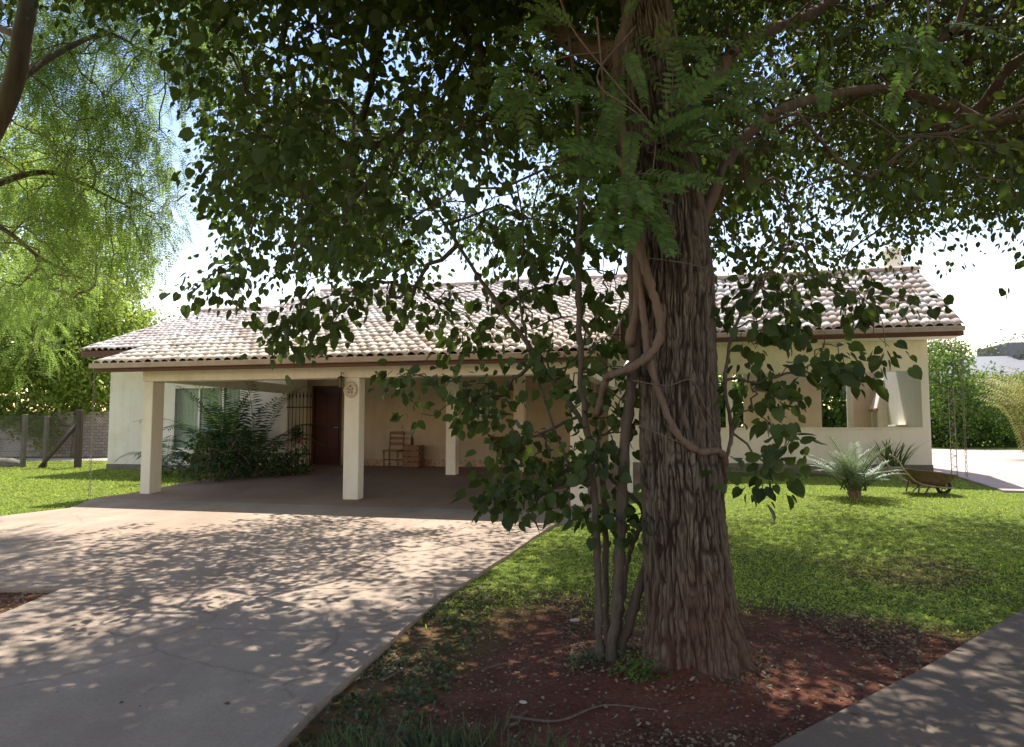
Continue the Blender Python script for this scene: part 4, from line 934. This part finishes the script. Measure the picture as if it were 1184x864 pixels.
# strap-leaved plant against the half wall
st0 = HP(10.15, 4.3, float(G(*hw(10.15, 4.3)))); so = thing('strap_leaf_plant', 'dark green strap-leaved clump against the veranda half wall behind the wheelbarrow', 'plant', st0)
lr = np.random.default_rng(11); mb = MB(); vs_ = []; fs_ = []
for i in range(46):
    az = lr.random() * 6.283; d = norm(np.array([math.cos(az) * .55, math.sin(az) * .4, 1.0])); p = np.array([lr.normal(0, .1), lr.normal(0, .08), .02]); L_ = .58 + .4 * lr.random(); w = .019; b0 = len(vs_)
    sd2 = norm(np.cross(d, np.array([0, 0, 1.])) + 1e-6)
    for k in range(8):
        ww = w * math.sin(math.pi * (.18 + .8 * k / 7)); vs_ += [p - sd2 * ww, p + sd2 * ww]; p = p + d * L_ / 7; d = norm(d + np.array([0, 0, -.09 - .05 * k * lr.random()]) )
    fs_ += [(b0 + 2 * k, b0 + 2 * k + 1, b0 + 2 * k + 3, b0 + 2 * k + 2) for k in range(7)]
raw_mesh('leaves', np.array(vs_), np.array(fs_), M['leaf_strap'], so, True)
sm = MB(); sm.lathe([(.16, 0), (.2, .12), (.19, .22), (.15, .24)], (0, 0, -.03), 14); sm.build('root_ball', M['stone_dark'], so)

# ------------------------------------------------------------------ objects on and around the house
# lantern and plaque on the middle column
ln = thing('wall_lantern', 'small black iron lantern hung from the beam above the middle column', 'lantern', HP(-.02, -.1, 2.33), -TH)
mb = MB(); mb.tube([(0, .1, .16), (0, .02, .19), (0, 0, .17), (0, 0, .12)], .008, 6); mb.lathe([(.02, .12), (.075, .085), (.078, .08)], n=6); mb.build('hood', M['iron'], ln)
mb = MB(); mb.lathe([(.045, -.09), (.06, .08)], n=6); mb.build('lantern_glass', M['lamp_glass'], ln)
mb = MB()
for j in range(6): a = j * math.pi / 3; mb.tube([(.047 * math.cos(a), .047 * math.sin(a), -.09), (.063 * math.cos(a), .063 * math.sin(a), .08)], .005, 4)
mb.lathe([(.05, -.105), (.055, -.09)], n=6); mb.build('cage', M['iron'], ln)
pq = thing('wall_plaque', 'round glazed ceramic plaque on the front of the middle column', 'plaque', HP(.13, -.018, 2.2), -TH)
mb = MB(); n = 24; vs = []; 
for (r, y) in ((.135, .014), (.135, -.008), (.12, -.018), (.105, -.008), (0.001, -.008)):
    vs += [(r * math.cos(2 * math.pi * j / n), y, r * 1.12 * math.sin(2 * math.pi * j / n)) for j in range(n)]
mb.add(vs, [(i * n + j, i * n + (j + 1) % n, (i + 1) * n + (j + 1) % n, (i + 1) * n + j) for i in range(4) for j in range(n)], True); mb.build('plate', M['ceramic'], pq)
mb = MB()
for (cx, cz, r) in ((0, .06, .03), (-.045, .015, .026), (.045, .015, .026), (-.03, -.045, .026), (.03, -.045, .026), (0, -.005, .022)):
    vs = [(cx + r * .25 * math.cos(a) * 0, -.022, cz)] + [(cx + r * (1 if j % 2 else .65) * math.cos(2 * math.pi * j / 10), -.0095, cz + r * (1 if j % 2 else .65) * math.sin(2 * math.pi * j / 10)) for j in range(10)]
    mb.add(vs, [(0, 1 + j, 1 + (j + 1) % 10) for j in range(10)])
mb.build('relief', M['ceramic_blue'], pq)
# iron trellis and plant stand by the door
tr = thing('iron_trellis', 'spiked wrought iron grille standing at the wall corner left of the dark door', 'grille', HP(-4.06, 4.93, .5), -TH)
for z in (.35, 1.55): mb = MB(); mb.box(-.02, .74, -.008, .008, z, z + .03); mb.build('rail', M['iron'], tr)
for i in range(7):
    x = .05 + i * .103; mb = MB(); mb.tube([(x, 0, .02), (x, 0, 1.8), (x, 0, 1.84), (x, 0, 1.98)], [.009, .009, .024, .001], 6); mb.build('spear', M['iron'], tr)
ps = thing('plant_stand', 'arched iron plant stand with a small potted plant beside the dark door', 'plant stand', HP(-3.95, 5.35, .53), -TH)
mb = MB(); mb.tube([(.36 * math.cos(a), 0, .62 * math.sin(a)) for a in np.linspace(0, math.pi, 15)], .012, 6); mb.tube([(-.22, -.15, 0), (-.2, 0, .55)], .01, 5); mb.tube([(.22, -.15, 0), (.2, 0, .55)], .01, 5); mb.build('frame', M['iron'], ps)
mb = MB(); mb.lathe([(.07, .63), (.1, .76), (.105, .78), (.08, .775)], n=14); mb.build('pot', M['terracotta'], ps)
P = np.random.default_rng(3).normal(0, .09, (26, 3)) + np.array([0, 0, .88]); v_, f_ = sprigs(P, np.zeros_like(P), 8, .08, .07, OVAL_V, OVAL_F, 8, .3, .3, .5); raw_mesh('leaves', v_, f_, M['leaf_palm'], ps)

# chair, crate and bottle at the back wall
def chair(name, label, loc, rz):
    o = thing(name, label, 'chair', loc, rz)
    mb = MB(); mb.box(-.22, .22, -.21, .21, .42, .455); mb.build('seat', M['wood'], o, .008)
    for sx in (-1, 1):
        mb = MB(); mb.tube([(.19 * sx, -.18, 0), (.19 * sx, -.18, .42)], [.018, .022], 8); mb.build('leg', M['wood'], o)
        mb = MB(); mb.tube([(.19 * sx, .20, 0), (.19 * sx, .18, .44), (.185 * sx, .24, .92)], [.018, .022, .017], 8); mb.build('leg', M['wood'], o)
    mb = MB()
    for z in (.58, .72, .86): mb.box(-.18, .18, .195 + (z - .45) * .1, .21 + (z - .45) * .1, z, z + .07)
    mb.build('backrest', M['wood'], o, .005)
    mb = MB()
    for sx in (-1, 1): mb.tube([(.19 * sx, -.18, .2), (.19 * sx, .18, .2)], .011, 6)
    mb.tube([(-.19, 0, .2), (.19, 0, .2)], .011, 6); mb.build('stretcher', M['wood'], o); return o
cz = float(GD(*hw(-1.35, 5.5)))
chair('wooden_chair', 'small reddish wooden chair against the tan back wall of the carport', HP(-1.35, 5.55, cz), -TH)
cr = thing('wooden_crate', 'reddish slatted wooden crate standing right of the small wooden chair', 'crate', HP(-.82, 5.6, cz), -TH)
mb = MB()
for z in (.03, .17, .31, .45):
    for y in (-.2, .185): mb.box(-.22, .22, y, y + .015, z, z + .11)
    for x in (-.22, .205): mb.box(x, x + .015, -.184, .184, z, z + .11)
mb.build('slats', M['wood'], cr)
mb = MB()
for x in (-.2, .17):
    for y in (-.182, .15): mb.box(x, x + .03, y, y + .03, .0, .58)
mb.box(-.2, .2, -.18, .18, .01, .028); mb.build('frame', M['wood_dark'], cr)
bo = MB(); bo.lathe([(.001, 0), (.04, .0), (.042, .16), (.016, .22), (.014, .29), (.017, .3)], n=14); bt = bo.build('bottle', M['wood_dark'], None); bt.location = HP(-.86, 5.6, cz + .583)
tag(bt, 'dark glass bottle standing on the slatted crate in the carport', 'bottle'); mbx = MB(); mbx.box(-.205, .205, -.186, .186, .5805, .5825); mbx.build('lid', M['wood'], cr)
# butterfly lounge chair half hidden by the leaves
bz = float(GD(*hw(2.5, 4.0))); lc = thing('butterfly_chair', 'maroon cloth butterfly chair half hidden behind leaves inside the carport', 'chair', HP(2.1, 3.9, bz), -TH + R(30))
cr_ = [(-.38, .35, .95), (.38, .35, .95), (.34, -.38, .60), (-.34, -.38, .60)]; mb = MB(); vs = []
n = 8
for i in range(n + 1):
    for j in range(n + 1):
        a, b_ = i / n, j / n; p = (1 - a) * ((1 - b_) * np.array(cr_[0]) + b_ * np.array(cr_[1])) + a * ((1 - b_) * np.array(cr_[3]) + b_ * np.array(cr_[2])); p[2] -= .38 * math.sin(math.pi * min(1, a * 1.05)) * math.sin(math.pi * b_) ** .8 + .1 * math.sin(math.pi * b_); vs.append(p)
mb.add(vs, [(i * (n + 1) + j, i * (n + 1) + j + 1, (i + 1) * (n + 1) + j + 1, (i + 1) * (n + 1) + j) for i in range(n) for j in range(n)], True); mb.build('sling', M['maroon'], lc)
mb = MB(); mb.tube([cr_[0], (.30, -.25, .01), cr_[2]], .011, 6); mb.tube([cr_[1], (-.30, -.25, .01), cr_[3]], .011, 6); mb.tube([cr_[0], (.3, .3, .01), (-.3, .3, .01), cr_[1]], .011, 6); mb.build('frame', M['iron'], lc)

# rain chains
def chain(label, loc, top, m='stone_dark'):
    o = thing('rain_chain', label, 'rain chain', loc, 0, 'rain chains at the gutter ends'); mb = MB(); z = .02; k = 0
    while z < top:
        for s in (-1, 1):
            q = [(.0, s * .016, 0), (0, s * .02, .03), (0, s * .012, .06)] if k % 2 else [(s * .016, 0, 0), (s * .02, 0, .03), (s * .012, 0, .06)]
            mb.tube([(a, b_, c_ + z) for a, b_, c_ in q], .0055, 5)
        z += .055; k += 1
    mb.build('links', M[m], o); mb = MB(); mb.tube([(0, 0, top - .02), (.012, 0, top + .05), (0, .02, top + .07)], .006, 5); mb.build('hook', M['iron'], o); return o
for (label, u, v, zt) in (('thin mossy rain chain hanging at the carport gutter\'s left end, above the lawn', -4.9, -.66, 2.62), ('pale rain chain hanging at the carport gutter\'s right end, beside the stems', 4.72, -.66, 2.62), ('thin rain chain hanging from the veranda gutter beside the paved yard', 11.42, 3.98, 3.43)):
    g_ = float(max(G(*hw(u, v)), GD(*hw(u, v)) if -4.55 < u < 6 else 0)); chain(label, HP(u, v, g_), zt - g_)
# lattice post beside the patio
lp = tuple(hit(1104, 556) + np.array([0, 0, .03])); lo_ = thing('lattice_post', 'slim pale ladder-like lattice post standing at the corner of the paved yard', 'post', lp, -TH)
mb = MB()
for s in (-1, 1): mb.tube([(.05 * s, 0, 0), (.045 * s, 0, 1.75)], .008, 5)
for i in range(16): z = .08 + i * .105; w = .05 - .005 * z / 1.75; mb.tube([(-w, 0, z), (w, 0, z + .07 * (1 if i % 2 else -1))], .005, 4)
mb.build('rails', M['rust_light'], lo_)

# barbecue, counter, jug on the veranda
def onv(px, py, v): 
    r = ray(px, py); a = r[:2] @ V; t = (v + HO @ V) / a; P = np.array([0, 0, CZ]) + r * t; return float((P[:2] - HO) @ U), float(P[2])
bu, _ = onv(1030, 495, 8.2)
bq = thing('barbecue', 'whitewashed brick barbecue with tapered hood and chimney in the veranda corner', 'barbecue', HP(bu - .35, 8.3, .52), -TH - R(90))
mb = MB(); mb.box(-.42, -.30, 0, .75, 0, 1.5); mb.box(.30, .42, 0, .75, 0, 1.5); mb.box(-.298, .298, .65, .75, 0, 1.5); mb.box(-.298, .298, .01, .648, .78, .86); mb.box(-.298, .298, .01, .648, .0, .1); mb.build('firebox', M['brick'], bq, .006)
mb = MB(); mb.box(-.295, .295, .62, .645, .865, 1.49); mb.build('soot_lining', M['soot_black'], bq)
mb = MB(); a = [(-.44, -.03), (.44, -.03), (.44, .77), (-.44, .77)]; b_ = [(-.19, .2), (.19, .2), (.19, .6), (-.19, .6)]
vs = [(x, y, 1.502) for x, y in a] + [(x, y, 2.25) for x, y in b_]; mb.add(vs, [(3, 2, 1, 0), (4, 5, 6, 7), (0, 1, 5, 4), (1, 2, 6, 5), (2, 3, 7, 6), (3, 0, 4, 7)]); mb.build('hood', M['brick'], bq, .006)
mb = MB(); mb.box(-.15, .15, .25, .55, 2.252, 2.95); mb.build('flue', M['brick'], bq, .006)
mb = MB(); mb.box(-.46, .46, -.05, -.01, 1.44, 1.5); mb.build('mantel', M['terracotta'], bq, .004)
cu, _ = onv(1052, 490, 6.6)
ct = thing('counter', 'small white counter beside the barbecue against the bright veranda wall', 'counter', HP(cu - .12, 6.3, .52), -TH)
mb = MB(); mb.box(-.25, .25, -.3, .6, 0, 1.02); mb.build('cabinet', M['whitepaint'], ct, .008); mb = MB(); mb.box(-.28, .28, -.33, .63, 1.022, 1.07); mb.build('worktop', M['plaster_white'], ct, .006)
jb = MB(); jb.lathe([(.001, 0), (.05, 0), (.06, .08), (.035, .17), (.025, .22), (.04, .25)], n=16); jj = jb.build('jug', M['terracotta'], None); jj.location = HP(cu - .1, 6.35, 1.592); tag(jj, 'small reddish jug on the white counter beside the barbecue', 'jug')
# table with a pale cloth inside the veranda, glimpsed beside the trunk
tu, _ = onv(860, 495, 6.2); tb = thing('veranda_table', 'dark table with folded grey panel glimpsed through the veranda opening beside the trunk', 'table', HP(tu, 6.3, .52), -TH)
mb = MB(); mb.box(-.7, .7, -.4, .4, .95, 1.0); mb.build('tabletop', M['wood_grey'], tb, .006)
for sx in (-1, 1):
    for sy in (-1, 1): mb = MB(); mb.box(.62 * sx - .03, .62 * sx + .03, .33 * sy - .03, .33 * sy + .03, 0, .948); mb.build('leg', M['wood_grey'], tb)

# ------------------------------------------------------------------ wheelbarrow
wb0 = hit(1072, 571); wb = thing('wheelbarrow', 'rusty old wheelbarrow resting on the lawn with handles tipped up to the left', 'wheelbarrow', tuple(wb0), R(-4))
def loft(mb, rings, cap0=True):
    n = len(rings[0]); vs = [q for r in rings for q in r]
    fs = [(i * n + j, i * n + (j + 1) % n, (i + 1) * n + (j + 1) % n, (i + 1) * n + j) for i in range(len(rings) - 1) for j in range(n)]
    if cap0: fs.append(tuple(range(n))[::-1])
    mb.add(vs, fs, True)
def rr_(cx, hx, hy, z0, tilt, n=28):
    o = []
    for j in range(n):
        a = 2 * math.pi * j / n; x = cx + hx * np.sign(math.cos(a)) * abs(math.cos(a)) ** .55; y = hy * np.sign(math.sin(a)) * abs(math.sin(a)) ** .55
        o.append((x, y, z0 + tilt * (x)))
    return o
mb = MB(); loft(mb, [rr_(.03, .22, .18, .15, -.02), rr_(.02, .33, .26, .25, -.08), rr_(.0, .42, .32, .36, -.13), rr_(.0, .445, .34, .366, -.13), rr_(.0, .445, .34, .378, -.13), rr_(.0, .42, .315, .365, -.13), rr_(.02, .32, .25, .265, -.08), rr_(.03, .21, .17, .17, -.02)])
mb.f.append([len(mb.v) - 28 + j for j in range(28)]); mb.sm.append(False); mb.build('tray', M['rust'], wb)
for s in (-1, 1):
    mb = MB(); cp = catmull([(.40, .07 * s, .10), (.1, .18 * s, .125), (-.25, .24 * s, .20), (-.46, .27 * s, .40), (-.58, .28 * s, .58), (-.70, .285 * s, .66)], 6); mb.tube(cp, .013, 8); mb.build('handle', M['rust_light'], wb)
    mb = MB(); mb.tube([(-.2, .2 * s, .24), (-.24, .23 * s, .02), (-.14, .23 * s, .012), (-.02, .18 * s, .16)], .014, 6); mb.build('leg', M['rust'], wb)
    mb = MB(); mb.tube([(.2, .13 * s, .2), (.27, .1 * s, .1), (.27, .06 * s, .12)], .012, 6); mb.build('brace', M['rust'], wb)
mb = MB(); cw = (.27, 0, .12); mb.tube([(cw[0] + .105 * math.cos(a), 0, cw[2] + .105 * math.sin(a)) for a in np.linspace(0, 2 * math.pi, 25)], .028, 8, False); wh = mb.build('wheel', M['rubber'], wb)
mb = MB(); mb.tube([(cw[0], -.09, cw[2]), (cw[0], .09, cw[2])], .012, 8)
for j in range(6): a = j * math.pi / 3; mb.tube([(cw[0], 0, cw[2]), (cw[0] + .09 * math.cos(a), 0, cw[2] + .09 * math.sin(a))], .007, 5)
mb.build('rim', M['rust'], wh)

# ------------------------------------------------------------------ fence, old wall and neighbour
fence = thing('wire_fence', 'wire fence on wooden and concrete posts with diagonal brace along the left lawn', 'fence', gp(-13, 21.5))
fo = np.array(fence.location)
def fpt(px): D = 21.5; return np.array([(px - CX) / F * D, D, float(G((px - CX) / F * D, D))])
for (px, m, r, h) in ((-150, 'concrete_post', .05, 1.55), (-60, 'concrete_post', .05, 1.55), (30, 'concrete_post', .055, 1.5), (55, 'concrete_post', .05, 1.45), (93, 'wood_grey', .075, 1.62)):
    p = fpt(px) - fo; mb = MB(); mb.box(p[0] - r, p[0] + r, -r, r, p[2] - .2, p[2] + h); mb.build('post', M[m], fence, .012)
p = fpt(93) - fo; q = fpt(52) - fo; mb = MB(); mb.tube([(q[0], -.1, q[2]), (p[0] - .06, -.02, p[2] + 1.2)], .055, 8); mb.build('brace', M['wood_grey'], fence)
mb = MB(); x0 = fpt(-150)[0] - fo[0]; x1 = fpt(120)[0] - fo[0]; zb = 0.02
for k in range(5): mb.tube([(x0, .06, zb + .1 + k * .33), (x1, .06, zb + .1 + k * .33)], .004, 4)
n = int((x1 - x0 + 1.45) / .085)
for i in range(n):
    for s in (0, 1):
        xa = x0 - 1.45 + i * .085; xb = xa + 1.45; za, zc = (zb, zb + 1.42) if s == 0 else (zb + 1.42, zb)
        def cut(xa, za, xb, zc):
            ta = max(0, (x0 - xa) / (xb - xa)); tb_ = min(1, (x1 - xa) / (xb - xa))
            return (xa + (xb - xa) * ta, za + (zc - za) * ta), (xa + (xb - xa) * tb_, za + (zc - za) * tb_), tb_ > ta
        A_, B_, ok = cut(xa, za, xb, zc)
        if ok: mb.tube([(A_[0], .06 + .004 * s, A_[1]), (B_[0], .06 + .004 * s, B_[1])], .003, 3, False)
mb.build('wire_mesh', M['iron'], fence)
def wall_mat():
    m, t, b, o = nodes_of('old_block_wall'); c = t.nodes.new('ShaderNodeTexCoord'); mp = t.nodes.new('ShaderNodeMapping'); mp.inputs['Rotation'].default_value = (R(90), 0, 0); t.links.new(c.outputs['Object'], mp.inputs[0])
    br = t.nodes.new('ShaderNodeTexBrick'); br.inputs['Scale'].default_value = 2.2; br.inputs['Color1'].default_value = (.30, .24, .2, 1); br.inputs['Color2'].default_value = (.42, .34, .29, 1); br.inputs['Mortar'].default_value = (.2, .17, .15, 1); br.inputs['Mortar Size'].default_value = .03
    t.links.new(mp.outputs[0], br.inputs['Vector'])
    pl = ramp(t, noise(t, .5, 6, .7), [(.5, (0, 0, 0)), (.58, (1, 1, 1))]); cc = mixc(t, pl, br.outputs[0], (.44, .40, .36))
    t.links.new(cc, b.inputs['Base Color']); b.inputs['Roughness'].default_value = .95; bump(t, b, br.outputs['Fac'], -.4, .02); return m
ow = MB(); ow.box(-40, -11.0, 0, .2, -.3, 1.62); ow.box(-40, -11.0, -.03, .23, 1.622, 1.70); w_ = ow.build('boundary_wall', wall_mat(), None); w_.location = (0, 29, .5)
tag(w_, 'old patched block wall with peeling white plaster beyond the wire fence', 'wall')
nh = thing('neighbour_house', 'neighbouring house with low grey sheet roof above the hedge at right', 'house', (36.3, 50, .95), R(-6))
mb = MB(); mb.box(-5.2, 12, 0, 9, 0, 4.0); mb.build('wall', M['plaster_white'], nh)
mb = MB(); mb.add([(-6.2, -1, 4.02), (13, -1, 4.02), (13, 10, 4.02), (-6.2, 10, 4.02), (-4.6, 4.5, 5.9), (13, 4.5, 6.2)], [(0, 1, 5, 4), (2, 3, 4, 5), (3, 0, 4), (1, 2, 5), (3, 2, 1, 0)]); mb.build('roof', M['slate'], nh)
mb = MB(); mb.box(-6.25, 13, -1.06, -1.002, 3.8, 4.08); mb.build('fascia_board', M['slate'], nh)
mb = MB(); mb.box(-1.0, 13, 4, 9, 4.6, 6.9); mb.build('upper_wall', M['slate'], nh)

# ------------------------------------------------------------------ ground cover
def scatter_grass(name, n, lo, hi, dens, hmin, hmax, w, m, seed, lean=.6, broad=False):
    lr = np.random.default_rng(seed); x = lr.random(n) * (hi[0] - lo[0]) + lo[0]; y = lr.random(n) * (hi[1] - lo[1]) + lo[1]
    k = dens(x, y) > lr.random(n); x, y = x[k], y[k]; n = len(x)
    C = np.stack([x, y, G(x, y) + (vnoise(x * 1.1, y * 1.1, 1) - .5) * .035 * sstep(2.5, 4, y) * sstep(16, 10, y) - .004 - .012 * sstep(.25, -.05, x - in_drive(x, y)) * sstep(15, 12.5, y)], 1)
    A = norm(np.stack([lr.normal(0, lean, n), lr.normal(0, lean, n), np.ones(n)], 1)); N = norm(lr.normal(0, 1, (n, 3)))
    h = hmin + (hmax - hmin) * lr.random(n) * (.5 + vnoise(x * 2, y * 2, 55)); S = np.stack([h, np.full(n, w) * (.7 + .6 * lr.random(n))], 1)
    v_, f_ = leaf_arrays(C, A, N, S, QUAD_V if not broad else OVAL_V, QUAD_F if not broad else OVAL_F)
    return tag(raw_mesh(name, v_, f_, m), kind='stuff')
pl0, pdn = pb[:2], pn
def off_path(x, y): d = (x - pl0[0]) * pdn[0] + (y - pl0[1]) * pdn[1]; return (d < -.02) | (d > .9)
def houseuv(x, y): return (x - HO[0]) * U[0] + (y - HO[1]) * U[1], (x - HO[0]) * V[0] + (y - HO[1]) * V[1]
def not_built(x, y):
    u_, v_ = houseuv(x, y); onfl = (u_ > -4.55) & (u_ < 6.6) & (v_ > -.92 + np.clip(u_ - 4.3, 0, 9) * .9) & (v_ < 7)
    hs = (u_ > 4.2) & (u_ < 11.1) & (v_ > 4.75); hs2 = (u_ > -9.65) & (u_ < -4.0) & (v_ > 4.9); pt = (u_ > 11.3) & (v_ > 1.7)
    return ~(onfl | hs | hs2 | pt)
def d_right(x, y): return (1 - soil_mask(x, y)) * (x > in_drive(x, y) + .03) * off_path(x, y) * not_built(x, y) * sstep(5.2, 6.2, y + np.clip(x - 1.5, 0, 3) * .6) * np.clip(7.5 / np.maximum(y, 4), .5, 1.0)
scatter_grass('grass', 420000, (-.7, 3.0), (12.5, 15.5), d_right, .018, .046, .014, M['grass'], 71, 1.7)
def d_left(x, y):
    yb = np.interp(x, [-16, -9.5, -7.75, -7.3, -7.0], [9.8, 10.7, 11.6, 12.7, 14.2]); return ((y > yb + .03) & (x < -6.9)) * not_built(x, y) * ((y < 21.8) | (y > 22))
scatter_grass('grass', 150000, (-19, 9.8), (-6.8, 25), d_left, .025, .07, .02, M['grass'], 72, 1.6)
def d_ivy(x, y):
    e = x - in_drive(x, y); return ((e > .02) & (e < .75 - .1 * (y - 3))) * (vnoise(x * 5, y * 5, 61) > .35) * sstep(7.2, 5.5, y) * off_path(x, y)
scatter_grass('ground_ivy', 9000, (-1.6, 2.2), (1.0, 7.2), d_ivy, .02, .045, .026, M['grass_dark'], 73, 1.0, True)
def d_tuft(x, y): return sstep(.75, .3, np.hypot((x + .3) / 1.0, (y - 3.35) / .62)) * (x > in_drive(x, y) + .03) * (.1 + .9 * (vnoise(x * 4, y * 4, 62) > .5))
scatter_grass('grass', 14000, (-1.4, 2.4), (1.0, 4.1), d_tuft, .05, .14, .008, M['grass_dark'], 74, .6)

wd = hit(737, 792); bushy('weed', 'small ferny weed sprouting from the red soil between the stems and the thick trunk', 'weed', tuple(wd), [(0, 0, .09, .13, .1, .1), (.06, -.05, .06, .1, .08, .07)], M['leaf_hedge'], .035, 9, 60, 501, .004, .5, spread=.05, stem=False)
wd = hit(678, 775); bushy('weed', 'tiny dark green weed on the red soil in front of the slender stems', 'weed', tuple(wd), [(0, 0, .06, .10, .08, .07)], M['grass_dark'], .032, 8, 34, 502, .004, .6, spread=.04, stem=False)
# fallen leaves, twigs, pebbles
def flat_scatter(name, n, lo, hi, dens, size, m, seed, asp=.7, zf=G, kind='stuff', rise=.006):
    lr = np.random.default_rng(seed); x = lr.random(n) * (hi[0] - lo[0]) + lo[0]; y = lr.random(n) * (hi[1] - lo[1]) + lo[1]
    k = dens(x, y) > lr.random(n); x, y = x[k], y[k]; n = len(x); bumpz = (vnoise(x * 1.1, y * 1.1, 1) - .5) * .035 * sstep(2.5, 4, y) * sstep(16, 10, y) + .07 * np.exp(-(np.hypot(x - 1.03, y - 4.6) / .7) ** 2) if zf is G else 0
    C = np.stack([x, y, zf(x, y) + bumpz + rise], 1); a = lr.random(n) * 6.283; A = np.stack([np.cos(a), np.sin(a), lr.normal(0, .4, n)], 1); N = norm(np.stack([lr.normal(0, .5, n), lr.normal(0, .5, n), np.ones(n)], 1))
    S = size * (.5 + lr.random(n)); v_, f_ = leaf_arrays(C, A, N, np.stack([S, S * asp], 1), OVAL_V, OVAL_F); return tag(raw_mesh(name, v_, f_, m), kind=kind)
def d_lit(x, y): return soil_mask(x, y) * (x > in_drive(x, y) + .03) * off_path(x, y) * (.16 + .84 * sstep(.42, .7, vnoise(x * 1.7, y * 1.7, 66)))
flat_scatter('leaf_litter', 120000, (-1.4, 2.3), (6, 8.5), d_lit, .022, M['litter'], 81, .52)
flat_scatter('leaf_litter', 5000, (.2, 3.7), (1.9, 5.5), lambda x, y: sstep(.62, .36, np.hypot(x - 1.05, y - 4.6)) * (np.hypot(x - 1.05, y - 4.6) > .3) * (vnoise(x * 7, y * 7, 71) > .35), .028, M['litter'], 85, .45, rise=.03)
def d_dr(x, y): return (x < in_drive(x, y) - .03) * (.15 + .85 * sstep(.9, .1, in_drive(x, y) - x))
flat_scatter('leaf_litter', 1500, (-6, 4.9), (-3.9, 6.7), lambda x, y: 1.0 + 0 * x, .026, M['litter'], 84)
flat_scatter('leaf_litter', 260, (-4, 2.6), (1, 11), d_dr, .03, M['litter'], 82, .6, GD, rise=.003)
flat_scatter('leaf_litter', 90, (1, 2.6), (6, 7), lambda x, y: 1.0 * ~off_path(x, y), .035, M['litter'], 83, .5, lambda x, y: G(x, y) + .05, rise=.004)
# soil bed left of the driveway notch
lr = np.random.default_rng(14)
def stick(i, px, py, L_, ang, label):
    p = hit(px, py); mb = MB(); d = np.array([math.cos(ang), math.sin(ang), 0]); e = np.array([-d[1], d[0], 0])
    cp = catmull([p + d * L_ * t + e * L_ * .06 * lr.normal() + np.array([0, 0, .016 + .006 * lr.random()]) for t in (0, .3, .65, 1)], 4); mb.tube([c - p for c in cp], list(np.linspace(.009, .004, len(cp))), 6)
    o = mb.build('fallen_stick', M['bark_vine'], None); o.location = tuple(p); tag(o, label, 'stick', 'sticks fallen on the red soil'); return o
for i, q in enumerate([(885, 797, .22, .35, 'straight fallen stick on red soil right of the trunk base'), (560, 780, .20, .9, 'crooked stick lying on red soil midway between driveway and trunk'), (590, 832, .75, .12, 'longest thin fallen branch lying along the red soil at the bottom'),
                       (910, 815, .2, -.5, 'short pale stick on red soil between trunk and concrete path'), (440, 790, .22, 1.1, 'short stick near the driveway edge on the ivy'), (655, 715, .25, .5, 'thin twig on the soil just left of the slender stems'), (590, 845, .22, 1.2, 'short upright-slanting twig near the dark grass tuft')]):
    stick(i, *q)
def pebble(px, py, r, label):
    p = hit(px, py); mb = MB(); prof = [(.001, -.4), (.7, -.3), (1, 0), (.75, .35), (.001, .5)]; mb.lathe([(a * r, b_ * r) for a, b_ in prof], n=9); o = mb.build('pebble', M['stone'], None); o.location = (p[0], p[1], p[2] + r * .3 + .02)
    for v_ in o.data.vertices: v_.co *= 1 + .18 * math.sin(v_.co.x * 170 + v_.co.y * 90 + px)
    o.scale = (1.3, .9, .8); tag(o, label, 'pebble', 'pale pebbles on the red soil')
pebble(665, 722, .03, 'largest pale pebble, on the soil left of the slender stems'); pebble(862, 748, .014, 'small white pebble on the soil right of the trunk'); pebble(995, 797, .016, 'small white pebble near the concrete path edge'); pebble(605, 818, .02, 'pale grey pebble beside the dark grass tuft')
rk = hit(8, 540); mb = MB(); mb.lathe([(.001, -.1), (.45, 0), (.4, .22), (.2, .33), (.001, .36)], n=11); o = mb.build('soil_mound', M['plinth'], None); o.location = tuple(rk); o.scale = (1, .6, .7)
for v_ in o.data.vertices: v_.co *= 1 + .15 * math.sin(v_.co.x * 17 + v_.co.y * 29)
tag(o, 'dark low mound of earth by the fence at the left edge', 'mound')
